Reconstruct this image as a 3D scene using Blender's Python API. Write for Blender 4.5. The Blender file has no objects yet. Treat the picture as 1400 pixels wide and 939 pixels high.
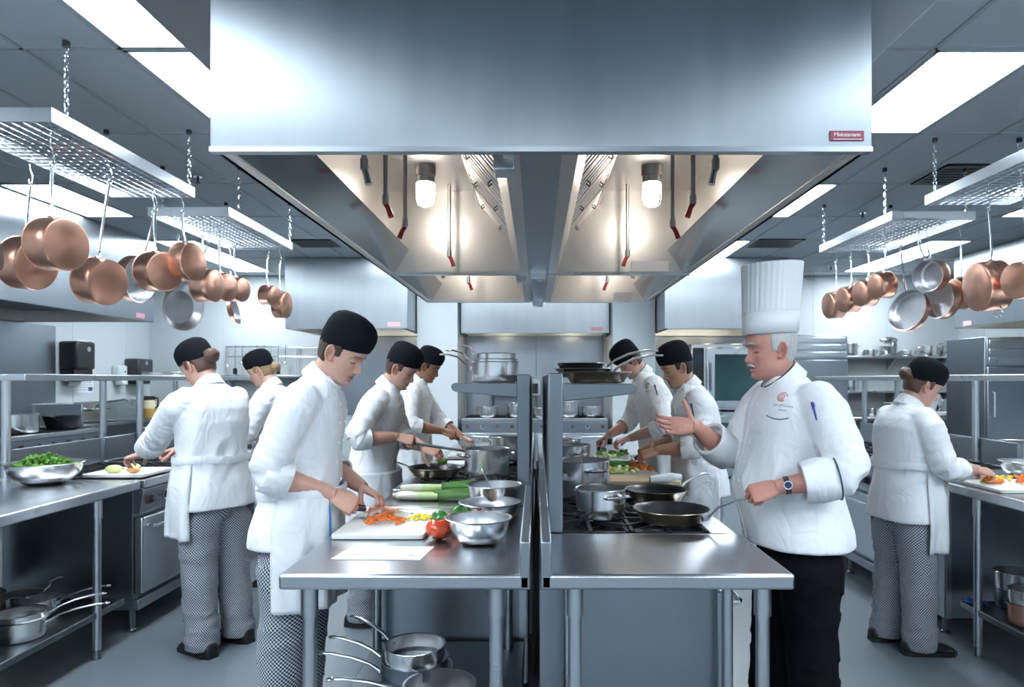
import bpy, bmesh, math, random
import numpy as np
from mathutils import Vector, Matrix, Quaternion, noise
from mathutils.bvhtree import BVHTree
random.seed(7)
SC = bpy.context.scene
COL = SC.collection
pi = math.pi
# ------------------------------------------------------------------ camera, world, exposure
F, CX, CY, CH = 933.0, 733.0, 519.0, 1.48      # focal length and vanishing point in photo pixels, camera height
cam = bpy.data.cameras.new('camera'); camo = bpy.data.objects.new('camera', cam); COL.objects.link(camo)
camo.location = (0, 0, CH); camo.rotation_euler = (pi/2, 0, 0)
cam.sensor_width = 36; cam.sensor_fit = 'HORIZONTAL'; cam.lens = 36*F/1400
cam.shift_x = (700-CX)/1400; cam.shift_y = (CY-469.5)/1400
cam.clip_start = 0.05
cam.dof.use_dof = True; cam.dof.focus_distance = 2.75; cam.dof.aperture_fstop = 4.5
SC.camera = camo
w = bpy.data.worlds.new('world'); SC.world = w; w.use_nodes = True
w.node_tree.nodes['Background'].inputs[0].default_value = (0.7, 0.85, 1, 1)
w.node_tree.nodes['Background'].inputs[1].default_value = 0.02
SC.view_settings.view_transform = 'Standard'; SC.view_settings.look = 'None'
SC.view_settings.gamma = 1; SC.view_settings.use_curve_mapping = False
SC.view_settings.exposure = 0.95
SC.cycles.use_denoising = True
SC.cycles.caustics_reflective = False; SC.cycles.caustics_refractive = False
SC.cycles.sample_clamp_indirect = 6; SC.cycles.max_bounces = 8; SC.cycles.diffuse_bounces = 4
SC.cycles.blur_glossy = 0.6
PANEL_POWER = 14.0
LAMP_POWER = 23.0

def P(px, py, Y):                                  # a photo pixel at depth Y -> world point
    return Vector(((px-CX)*Y/F, Y, CH+(CY-py)*Y/F))
# ------------------------------------------------------------------ materials
M = {}
def _nodes(name):
    m = bpy.data.materials.new(name); m.use_nodes = True
    return m, m.node_tree.nodes, m.node_tree.links, m.node_tree.nodes['Principled BSDF']
def mat(name, col, rough=0.5, metal=0.0, var=0.0, vscale=6.0, bump=0.0, bscale=60.0, stretch=(1,1,1), rvar=0.0, aniso=0.0,
        coat=0.0, sheen=0.0, sss=0.0, emit=0.0, spec=None, trans=0.0):
    m, n, l, b = _nodes(name)
    b.inputs['Base Color'].default_value = (*col, 1); b.inputs['Roughness'].default_value = rough
    b.inputs['Metallic'].default_value = metal
    if coat: b.inputs['Coat Weight'].default_value = coat; b.inputs['Coat Roughness'].default_value = 0.1
    if sheen: b.inputs['Sheen Weight'].default_value = sheen
    if trans: b.inputs['Transmission Weight'].default_value = trans
    if sss: b.inputs['Subsurface Weight'].default_value = sss; b.inputs['Subsurface Radius'].default_value = (0.01, 0.004, 0.002); b.inputs['Subsurface Scale'].default_value = 1.0
    if emit: b.inputs['Emission Color'].default_value = (*col, 1); b.inputs['Emission Strength'].default_value = emit
    tc = n.new('ShaderNodeTexCoord')
    if var or rvar:
        mp = n.new('ShaderNodeMapping'); mp.inputs['Scale'].default_value = stretch
        nz = n.new('ShaderNodeTexNoise'); nz.inputs['Scale'].default_value = vscale; nz.inputs['Detail'].default_value = 4
        l.new(tc.outputs['Object'], mp.inputs[0]); l.new(mp.outputs[0], nz.inputs['Vector'])
        if var:
            r = n.new('ShaderNodeMix'); r.data_type = 'RGBA'
            r.inputs[6].default_value = (*[max(0, c*(1-var)) for c in col], 1); r.inputs[7].default_value = (*[min(1, c*(1+var)) for c in col], 1)
            l.new(nz.outputs['Fac'], r.inputs[0]); l.new(r.outputs[2], b.inputs['Base Color'])
        if rvar:
            q = n.new('ShaderNodeMapRange'); q.inputs[3].default_value = max(0.03, rough-rvar); q.inputs[4].default_value = rough+rvar
            l.new(nz.outputs['Fac'], q.inputs[0]); l.new(q.outputs[0], b.inputs['Roughness'])
    if bump:
        mp2 = n.new('ShaderNodeMapping'); mp2.inputs['Scale'].default_value = stretch
        n2 = n.new('ShaderNodeTexNoise'); n2.inputs['Scale'].default_value = bscale; n2.inputs['Detail'].default_value = 3
        bp = n.new('ShaderNodeBump'); bp.inputs['Strength'].default_value = bump; bp.inputs['Distance'].default_value = 0.002
        l.new(tc.outputs['Object'], mp2.inputs[0]); l.new(mp2.outputs[0], n2.inputs['Vector'])
        l.new(n2.outputs['Fac'], bp.inputs['Height']); l.new(bp.outputs[0], b.inputs['Normal'])
    if aniso:
        t = n.new('ShaderNodeTangent'); t.direction_type = 'RADIAL'; t.axis = 'Z'
        b.inputs['Anisotropic'].default_value = aniso; l.new(t.outputs[0], b.inputs['Tangent'])
    if spec is not None: b.inputs['Specular IOR Level'].default_value = spec
    M[name] = m
    return m
mat('steel', (.56,.59,.62), .28, 1, var=.04, vscale=3, rvar=.025)
mat('steel_top', (.50,.52,.55), .27, 1, var=.02, vscale=3, rvar=.012)
mat('steel_brushed', (.42,.46,.49), .33, 1, var=.10, vscale=3.5, rvar=.04, aniso=.85, stretch=(3,3,.25))
mat('steel_hood_in', (.60,.575,.55), .40, 1, var=.08, vscale=2.5, rvar=.06, bump=.05, bscale=4)
mat('steel_panel', (.33,.36,.395), .33, 1, var=.14, vscale=3, rvar=.07, bump=.04, bscale=6, stretch=(1,1,.3))
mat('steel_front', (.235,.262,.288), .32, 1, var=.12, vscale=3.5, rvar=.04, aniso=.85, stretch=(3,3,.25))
mat('steel_mirror', (.36,.36,.37), .17, 1, var=.06, vscale=3, rvar=.03)
mat('steel_upright', (.20,.225,.25), .38, 1, var=.08, vscale=3, rvar=.04)
mat('steel_shade', (.085,.095,.105), .38, 1, var=.12, vscale=3, rvar=.06, stretch=(1,1,.3))  # steel colour darkened to imitate the shade under the counters
mat('steel_dark', (.20,.225,.25), .36, 1, var=.10, vscale=4, rvar=.08)
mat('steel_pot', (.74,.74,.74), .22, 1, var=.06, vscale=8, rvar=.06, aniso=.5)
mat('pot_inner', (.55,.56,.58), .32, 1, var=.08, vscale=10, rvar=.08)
mat('chrome', (.78,.80,.83), .12, 1)
mat('copper', (.64,.345,.25), .31, 1, var=.10, vscale=9, rvar=.04, aniso=.55)
mat('copper_dark', (.46,.24,.17), .34, 1, var=.2, vscale=9, rvar=.08)
mat('bronze_pan', (.34,.28,.21), .3, 1, var=.15, vscale=9, rvar=.08)
mat('nonstick', (.018,.019,.022), .36, 0, bump=.05, bscale=200, coat=.2)
mat('cast_iron', (.012,.013,.016), .5, 0, bump=.1, bscale=120)
mat('black_metal', (.02,.023,.028), .42, 0.3)
mat('black_plastic', (.012,.013,.015), .3, 0)
mat('grey_plastic', (.045,.05,.055), .35, 0)
mat('white_plastic', (.80,.83,.86), .35, 0)
mat('wall_paint', (.66,.71,.735), .62, 0, var=.03, vscale=1.2, bump=.02, bscale=30)
mat('seam', (.62,.68,.72), .5, 0)
mat('ceiling_tile', (.80,.84,.88), .9, 0, var=.03, vscale=3, bump=.12, bscale=220)
mat('ceiling_grid', (.60,.66,.70), .5, 0)
mat('floor_paint', (.165,.195,.22), .34, 0, var=.10, vscale=2.0, rvar=.08, bump=.05, bscale=150)
mat('white_cloth', (.85,.86,.885), .85, 0, bump=.10, bscale=700)
mat('apron_cloth', (.82,.84,.87), .9, 0, bump=.12, bscale=600)
mat('toque_paper', (.88,.89,.90), .8, 0)
mat('black_cloth', (.006,.007,.011), .9, 0, bump=.1, bscale=500, spec=.15)
mat('black_trousers', (.0035,.004,.006), .9, 0, bump=.1, bscale=400, spec=.15)
mat('shoe_black', (.009,.009,.010), .38, 0)
mat('green_piping', (.012,.07,.065), .7)
mat('navy', (.02,.03,.09), .5)
mat('grey_piping', (.09,.09,.11), .6)
mat('crest_red', (.62,.22,.20), .8)
mat('text_grey', (.16,.17,.2), .8)
mat('button_white', (.86,.87,.88), .4)
mat('blue_pen', (.01,.02,.28), .3)
mat('blue_tie', (.03,.16,.42), .6)
mat('label_red', (.36,.025,.085), .35)
mat('label_white', (.88,.86,.86), .5)
mat('label_pink', (.8,.4,.42), .5)
mat('paper', (.90,.92,.95), .7)
mat('ink', (.45,.47,.52), .7)
mat('ink_blue', (.05,.13,.32), .6)
mat('board_white', (.86,.87,.84), .45, 0, var=.03, vscale=12, bump=.03, bscale=80)
mat('board_edge', (.55,.45,.33), .6)
mat('wood_board', (.62,.47,.30), .55, 0, var=.15, vscale=5, stretch=(1,12,1))
mat('carrot', (.90,.20,.025), .45, 0, var=.25, vscale=40)
mat('tomato', (.74,.075,.022), .18, 0, var=.12, vscale=10, coat=.4)
mat('stem_green', (.07,.20,.03), .6)
mat('pepper_green', (.035,.20,.03), .25, 0, var=.4, vscale=25, coat=.3)
mat('leaf_green', (.10,.255,.035), .45, 0, var=.5, vscale=18)
mat('leek_green', (.11,.27,.06), .4, 0, var=.35, vscale=14)
mat('leek_pale', (.62,.75,.36), .4, 0, var=.15, vscale=14)
mat('leek_white', (.86,.86,.72), .4)
mat('veg_yellow', (.88,.66,.06), .4, 0, var=.15, vscale=30)
mat('veg_cream', (.86,.80,.52), .5, 0, var=.1, vscale=30)
mat('apple_pale', (.66,.72,.30), .4, 0, var=.12, vscale=12)
mat('roll_orange', (.78,.40,.16), .5, 0, var=.15, vscale=20)
mat('blade', (.72,.73,.74), .2, 1)
mat('amber', (.70,.42,.10), .15, 0)
mat('cream_liquid', (.86,.76,.52), .3)
mat('bottle_yellow', (.75,.78,.04), .35)
mat('bottle_green', (.05,.42,.08), .35)
mat('bottle_blue', (.03,.12,.35), .35)
mat('jug_white', (.72,.75,.76), .35)
mat('blue_cloth', (.02,.08,.36), .8)
mat('knob_red', (.30,.05,.04), .3)
mat('knob_dark', (.03,.03,.035), .25)
mat('nozzle_red', (.55,.06,.06), .4)
mat('oven_glass', (.02,.07,.075), .08, 0, coat=.5)
mat('display', (.02,.05,.09), .2)
mat('roll_tie', (.55,.54,.50), .8)
mat('steam_white', (.88,.9,.92), .5)
mat('tan_cup', (.42,.38,.30), .4, .6)
def emitter(name, col, power):
    m, n, l, b = _nodes(name)
    b.inputs['Base Color'].default_value = (.9,.9,.9,1)
    b.inputs['Emission Color'].default_value = (*col, 1); b.inputs['Emission Strength'].default_value = power
    M[name] = m
emitter('panel_light', (.82,.92,1.0), PANEL_POWER)
emitter('lamp_globe', (1.0,.92,.82), LAMP_POWER)
emitter('spot_warm', (1.0,.84,.62), 25)
mat('glass', (.9,.9,.9), .05, 0, trans=1.0)
def check_mat():
    m, n, l, b = _nodes('check_trousers')
    at = n.new('ShaderNodeAttribute'); at.attribute_name = 'cloth_uv'
    ck = n.new('ShaderNodeTexChecker'); ck.inputs['Scale'].default_value = 1.0/0.0075
    ck.inputs['Color1'].default_value = (.018,.022,.034,1); ck.inputs['Color2'].default_value = (.50,.54,.60,1)
    sp = n.new('ShaderNodeSeparateXYZ')
    l.new(at.outputs['Vector'], ck.inputs['Vector'])
    b.inputs['Roughness'].default_value = .85
    l.new(ck.outputs['Color'], b.inputs['Base Color'])
    M['check_trousers'] = m
check_mat()
def skin_mat(name):
    m, n, l, b = _nodes(name)
    at = n.new('ShaderNodeAttribute'); at.attribute_name = 'tint'
    tc = n.new('ShaderNodeTexCoord'); nz = n.new('ShaderNodeTexNoise'); nz.inputs['Scale'].default_value = 45; nz.inputs['Detail'].default_value = 4
    l.new(tc.outputs['Object'], nz.inputs['Vector'])
    mr = n.new('ShaderNodeMapRange'); mr.inputs[3].default_value = .88; mr.inputs[4].default_value = 1.1
    l.new(nz.outputs['Fac'], mr.inputs[0])
    mx = n.new('ShaderNodeVectorMath'); mx.operation = 'SCALE'
    l.new(at.outputs['Color'], mx.inputs[0]); l.new(mr.outputs[0], mx.inputs['Scale'])
    l.new(mx.outputs[0], b.inputs['Base Color'])
    b.inputs['Roughness'].default_value = .48
    b.inputs['Subsurface Weight'].default_value = .12; b.inputs['Subsurface Radius'].default_value = (.012,.004,.002); b.inputs['Subsurface Scale'].default_value = 1
    M[name] = m
skin_mat('skin')
def cloth_folds(name):
    m = M[name]; n, l = m.node_tree.nodes, m.node_tree.links; b = n['Principled BSDF']
    tc = n.new('ShaderNodeTexCoord'); mp = n.new('ShaderNodeMapping'); mp.inputs['Scale'].default_value = (1.0,1.0,.62)
    z = n.new('ShaderNodeTexNoise'); z.inputs['Scale'].default_value = 7.5; z.inputs['Detail'].default_value = 2; z.inputs['Distortion'].default_value = 1.1
    r = n.new('ShaderNodeMath'); r.operation = 'PINGPONG'; r.inputs[1].default_value = .14
    l.new(tc.outputs['Object'], mp.inputs[0]); l.new(mp.outputs[0], z.inputs['Vector']); l.new(z.outputs['Fac'], r.inputs[0])
    bp = n.new('ShaderNodeBump'); bp.inputs['Strength'].default_value = .36; bp.inputs['Distance'].default_value = .05
    l.new(r.outputs[0], bp.inputs['Height'])
    old = b.inputs['Normal'].links[0].from_node
    l.new(bp.outputs[0], old.inputs['Normal'])
cloth_folds('white_cloth'); cloth_folds('apron_cloth')
def hair_mat(name, col):
    mat(name, col, .45, 0, var=.35, vscale=30, stretch=(6,6,1), bump=.35, bscale=150, sheen=.1)
hair_mat('hair_brown', (.055,.030,.018)); hair_mat('hair_dark', (.018,.012,.010)); hair_mat('hair_auburn', (.10,.045,.03))
hair_mat('hair_blonde', (.30,.19,.10)); hair_mat('hair_grey', (.50,.50,.49)); hair_mat('hair_black', (.010,.009,.009))
# ------------------------------------------------------------------ mesh helpers
def frame(d, up=None):                              # matrix whose Z axis is d
    z = Vector(d).normalized(); u = Vector(up) if up else (Vector((0,0,1)) if abs(z.z) < .95 else Vector((1,0,0)))
    x = (u - z*u.dot(z)).normalized(); y = z.cross(x)
    return Matrix((x, y, z)).transposed()
def mat4(R, t): 
    m = R.to_4x4(); m.translation = Vector(t); return m
class MB:
    def __init__(s): s.v = []; s.f = []
    def add(s, vs, fs, T=None):
        o = len(s.v)
        if T is not None: vs = [T @ Vector(p) for p in vs]
        s.v += [tuple(p) for p in vs]; s.f += [tuple(i+o for i in f) for f in fs]; return s
    def box(s, x0, x1, y0, y1, z0, z1, T=None):
        v = [(x0,y0,z0),(x1,y0,z0),(x1,y1,z0),(x0,y1,z0),(x0,y0,z1),(x1,y0,z1),(x1,y1,z1),(x0,y1,z1)]
        return s.add(v, [(0,3,2,1),(4,5,6,7),(0,1,5,4),(1,2,6,5),(2,3,7,6),(3,0,4,7)], T)
    def loft(s, rings, cap=True, closed=True, T=None):
        n = len(rings[0]); v = [p for r in rings for p in r]; f = []
        for i in range(len(rings)-1):
            for j in range(n if closed else n-1):
                k = (j+1) % n
                f.append((i*n+j, i*n+k, (i+1)*n+k, (i+1)*n+j))
        if cap:
            f.append(tuple(range(n-1, -1, -1))); m = (len(rings)-1)*n; f.append(tuple(m+j for j in range(n)))
        return s.add(v, f, T)
    def tube(s, pts, r, n=10, cap=True, flat=1.0, T=None, up=None):
        pts = [Vector(p) for p in pts]; k = len(pts)
        rs = r if isinstance(r, (list, tuple)) else [r]*k
        tan = [((pts[min(i+1,k-1)]-pts[max(i-1,0)]).normalized()) for i in range(k)]
        R = frame(tan[0], up); x, y = R.col[0].copy(), R.col[1].copy(); rings = []
        for i in range(k):
            if i:
                q = tan[i-1].rotation_difference(tan[i]); x = q @ x; y = q @ y
            rings.append([pts[i] + x*(math.cos(2*pi*j/n)*rs[i]) + y*(math.sin(2*pi*j/n)*rs[i]*flat) for j in range(n)])
        return s.loft(rings, cap, True, T)
    def cyl(s, a, b, r, n=12, r2=None): return s.tube([a, b], [r, r if r2 is None else r2], n)
    def lathe(s, prof, n=32, T=None):                # open profile [(r,z)..] around Z; r==0 ends closed to a pole
        v = []; f = []; idx = []
        for (r, z) in prof:
            if r < 1e-6: idx.append([len(v)]); v.append((0,0,z))
            else:
                idx.append(list(range(len(v), len(v)+n)))
                v += [(r*math.cos(2*pi*j/n), r*math.sin(2*pi*j/n), z) for j in range(n)]
        for a, b in zip(idx, idx[1:]):
            for j in range(n):
                k = (j+1) % n
                if len(a) == 1 and len(b) == 1: continue
                if len(a) == 1: f.append((a[0], b[k], b[j]))
                elif len(b) == 1: f.append((a[j], a[k], b[0]))
                else: f.append((a[j], a[k], b[k], b[j]))
        return s.add(v, f, T)
    def prism(s, poly, a, b, axis='Y', T=None):      # extrude a 2-D polygon along an axis
        n = len(poly)
        def q(p, t): return (p[0], t, p[1]) if axis == 'Y' else ((t, p[0], p[1]) if axis == 'X' else (p[0], p[1], t))
        v = [q(p, a) for p in poly] + [q(p, b) for p in poly]
        f = [tuple(range(n-1,-1,-1)), tuple(range(n, 2*n))] + [(j, (j+1)%n, n+(j+1)%n, n+j) for j in range(n)]
        return s.add(v, f, T)
    def sphere(s, c, r, nu=16, nv=10, sc=(1,1,1), T=None):
        prof = [(math.sin(pi*i/nv), -math.cos(pi*i/nv)) for i in range(nv+1)]; prof[0] = (0,-1); prof[-1] = (0,1)
        t = Matrix.Translation(Vector(c)) @ Matrix.Diagonal((r*sc[0], r*sc[1], r*sc[2], 1))
        return s.lathe(prof, nu, t if T is None else T @ t)
    def mesh(s, name):
        me = bpy.data.meshes.new(name); me.from_pydata(s.v, [], s.f); me.validate()
        bm = bmesh.new(); bm.from_mesh(me); bmesh.ops.recalc_face_normals(bm, faces=bm.faces); bm.to_mesh(me); bm.free()
        return me
    def build(s, name, m, parent=None, loc=None, rot=None, bevel=0.0, smooth=35, solid=0.0, subd=0):
        me = s.mesh(name); return link(name, me, m, parent, loc, rot, bevel, smooth, solid, subd)
def link(name, me, m, parent=None, loc=None, rot=None, bevel=0.0, smooth=35, solid=0.0, subd=0):
    if m: me.materials.append(M[m])
    if smooth:
        me.shade_smooth()
        if smooth < 180: me.set_sharp_from_angle(angle=math.radians(smooth))
    o = bpy.data.objects.new(name, me); COL.objects.link(o)
    if parent: o.parent = parent
    if loc is not None: o.location = loc
    if rot is not None: o.rotation_euler = rot
    if solid: md = o.modifiers.new('solid', 'SOLIDIFY'); md.thickness = solid; md.offset = 0
    if bevel: md = o.modifiers.new('bevel', 'BEVEL'); md.width = bevel; md.segments = 2; md.limit_method = 'ANGLE'
    if subd: md = o.modifiers.new('subd', 'SUBSURF'); md.levels = subd; md.render_levels = subd
    return o
def tag(o, label, cat, group=None, kind=None):
    if label: o['label'] = label
    if cat: o['category'] = cat
    if group: o['group'] = group
    if kind: o['kind'] = kind
    return o
def thing(name, label, cat, loc=(0,0,0), rz=0.0, group=None):
    o = bpy.data.objects.new(name, None); COL.objects.link(o); o.empty_display_size = .05
    o.location = loc; o.rotation_euler = (0,0,rz)
    return tag(o, label, cat, group)
def struct(o): o['kind'] = 'structure'; return o
def dup(root, loc=None, rot=None, label=None, group=None, mtx=None):
    r = root.copy(); COL.objects.link(r)
    if loc is not None: r.location = loc
    if rot is not None: r.rotation_euler = rot
    if mtx is not None: r.matrix_world = mtx
    if label: r['label'] = label
    if group: r['group'] = group
    for ch in list(root.children):
        c = ch.copy(); COL.objects.link(c); c.parent = r
        for g in list(ch.children):
            d = g.copy(); COL.objects.link(d); d.parent = c
    return r
def text_mesh(s, size, extrude=0.0008, align='CENTER', spacing=1.0):
    cu = bpy.data.curves.new('lettering', 'FONT'); cu.body = s; cu.size = size; cu.extrude = extrude; cu.align_x = align; cu.align_y = 'CENTER'
    cu.resolution_u = 2; cu.space_character = spacing
    o = bpy.data.objects.new('lettering', cu); COL.objects.link(o)
    bpy.context.view_layer.update()
    me = bpy.data.meshes.new_from_object(o.evaluated_get(bpy.context.evaluated_depsgraph_get()))
    bpy.data.objects.remove(o); bpy.data.curves.remove(cu)
    return me
# ------------------------------------------------------------------ the room
XL, XR, YB, YF, ZC = -6.4, 7.0, 11.3, -4.0, 3.2
struct(MB().box(XL-.1, XR+.1, YF-.1, YB+.1, -.1, 0).build('floor', 'floor_paint'))
def wall(name, x0, x1, y0, y1, panels):
    o = struct(MB().box(x0, x1, y0, y1, 0, ZC+.1).build(name, 'seam'))
    for b in panels: MB().box(*b).build('wall_panel', 'wall_paint', o, bevel=.002)
    return o
wall('wall_back', XL-.1, XR+.1, YB, YB+.1, [(XL+i*1.22+.003, min(XL+(i+1)*1.22-.003, XR), YB-.006, YB, 0, ZC) for i in range(11)])
wall('wall_left', XL-.1, XL, YF, YB, [(XL, XL+.006, YF+i*1.22+.003, min(YF+(i+1)*1.22-.003, YB-.006), 0, ZC) for i in range(13)])
wall('wall_right', XR, XR+.1, YF, YB, [(XR-.006, XR, YF+i*1.22+.003, min(YF+(i+1)*1.22-.003, YB-.006), 0, ZC) for i in range(13)])
wall('wall_front', XL-.1, XR+.1, YF-.1, YF, [])
gx = [-6.4,-5.85,-5.3,-4.75,-4.21,-3.7,-3.19,-2.68,-2.17,-1.57,-.96,-.35,.26,.87,1.48,2.08,2.68,3.23,3.78,4.32,4.87,5.42,6.0,6.5,7.0]
gy = [round(3.55+1.22*k, 2) for k in range(-6, 7)] + [11.3]
gy[0] = YF
ceil = struct(MB().box(XL-.1, XR+.1, YF-.1, YB+.1, ZC+.04, ZC+.12).build('ceiling', 'ceiling_tile'))
LIGHTS = {(-2.17,2.33): 'rectangular ceiling light panel cut by the top edge left of the hood',
 (-2.17,3.55): 'rectangular ceiling light panel beside the left top corner of the big hood',
 (-2.17,5.99): None, (-2.17,8.43): None, (2.08,8.43): 'small-looking far ceiling light panel right behind the big hood edge',
 (2.08,3.55): 'largest ceiling light panel right of the big hood',
 (2.08,5.99): 'long ceiling light panel just right of the hood above the tall white hat',
 (-4.75,5.99): 'ceiling light panel behind the largest copper saucepan on the left',
 (-4.75,8.43): 'middle ceiling light panel of the far left row above the second left rack',
 (-4.75,9.65): 'farthest ceiling light panel of the left row near the back wall',
 (4.87,5.99): 'ceiling light panel at the right frame edge behind the near right rack',
 (4.87,8.43): 'ceiling light panel behind the far right pot rack',
 (4.87,9.65): 'farthest ceiling light panel on the right above small copper saucepans',
 (-2.17,-.11): None, (2.08,-.11): None, (-4.75,1.11): None, (4.87,1.11): None, (-4.75,-1.33): None, (4.87,-1.33): None, (-.35,7.21): None, (-3.19,-.11): None, (3.23,-.11): None, (-3.19,-2.55): None, (3.23,-2.55): None, (-2.17,-2.55): None, (2.08,-2.55): None, (-.35,-2.55): None}  # None marks unseen panels; most are added as fill light
LIGHTS = {k: v for k, v in LIGHTS.items() if k[1] > -3}
grid = MB()
for x in gx[1:-1]: grid.box(x-.012, x+.012, YF, YB, ZC-.001, ZC+.03)
for y in gy[1:-1]: grid.box(XL, XR, y-.012, y+.012, ZC-.001, ZC+.03)
grid.build('ceiling_grid_bars', 'ceiling_grid', ceil, smooth=0)['kind'] = 'stuff'
VENT = (3.23, 4.77)
nearest = lambda seq, t: min(range(len(seq)), key=lambda i: abs(seq[i]-t))
lc = {(nearest(gx, a), nearest(gy, b)): v for (a, b), v in LIGHTS.items()}
for i in range(len(gx)-1):
    for j in range(len(gy)-1):
        x0, x1, y0, y1 = gx[i]+.012, gx[i+1]-.012, gy[j]+.012, gy[j+1]-.012
        if y1-y0 < .05: continue
        if (i, j) in lc:
            lab = lc[(i, j)]
            t = thing('ceiling_light', lab or 'unseen recessed ceiling light panel behind the camera or hood, mostly added for fill', 'light', ((x0+x1)/2, (y0+y1)/2, ZC-.002), 0, None if lab else 'ceiling lights outside the view')
            hx, hy = (x1-x0)/2, (y1-y0)/2
            MB().box(-hx+.015, hx-.015, -hy+.015, hy-.015, .006, .02).build('diffuser', 'panel_light', t, smooth=0)
            fr = MB()
            for a in ((-hx, hx, -hy, -hy+.02), (-hx, hx, hy-.02, hy), (-hx, -hx+.02, -hy, hy), (hx-.02, hx, -hy, hy)): fr.box(*a, -.003, .02)
            fr.build('light_frame', 'ceiling_grid', t, smooth=0)
            continue
        MB().box(x0, x1, y0, y1, ZC+.006, ZC+.035).build('ceiling_tile', 'ceiling_tile', ceil, smooth=0)
def vent(label, x, y, sx, sy):
    t = thing('ceiling_vent', label, 'vent', (x, y, ZC))
    fr = MB()
    for a in ((-sx, sx, -sy, -sy+.025), (-sx, sx, sy-.025, sy), (-sx, -sx+.025, -sy, sy), (sx-.025, sx, -sy, sy)): fr.box(*a, -.012, .004)
    fr.build('vent_frame', 'grey_plastic', t)
    MB().box(-sx, sx, -sy, sy, -.003, .004).build('vent_back', 'black_plastic', t)
    for k in range(7):
        yy = -sy+.05+k*(2*sy-.1)/6
        MB().box(-sx+.02, sx-.02, yy-.018, yy+.018, -.011, -.005).build('slat', 'grey_plastic', t)
vent('dark square ceiling vent behind the near right pot rack', 3.55, 5.72, .26, .27)
vent('small dark ceiling vent right of the hood beyond the tall white hat', 3.02, 8.6, .28, .25)
vent('small dark ceiling vent left of the hood above the back left hood', -2.78, 8.6, .25, .22)
for lab, x, y in (('sprinkler head in the ceiling above the second left pot rack', -2.85, 5.75), ('sprinkler head in the ceiling near the far right end of the back wall', 4.45, 10.3), ('sprinkler head between the far right rack and the vent', 3.35, 7.0)):
    t = thing('fire_sprinkler', lab, 'sprinkler', (x, y, ZC))
    MB().cyl((0,0,0), (0,0,-.012), .035, 16).build('escutcheon', 'chrome', t)
    MB().cyl((0,0,-.012), (0,0,-.06), .010, 8).build('stem', 'grey_plastic', t)
    MB().cyl((0,0,-.06), (0,0,-.064), .024, 12).build('deflector', 'grey_plastic', t)
for nm, b in (('baseboard_back', (XL, XR, YB-.02, YB-.006, 0, .1)), ('baseboard_left', (XL+.006, XL+.02, YF, YB-.02, 0, .1)), ('baseboard_right', (XR-.02, XR-.006, YF, YB-.02, 0, .1))):
    struct(MB().box(*b).build(nm, 'steel_panel'))
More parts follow.
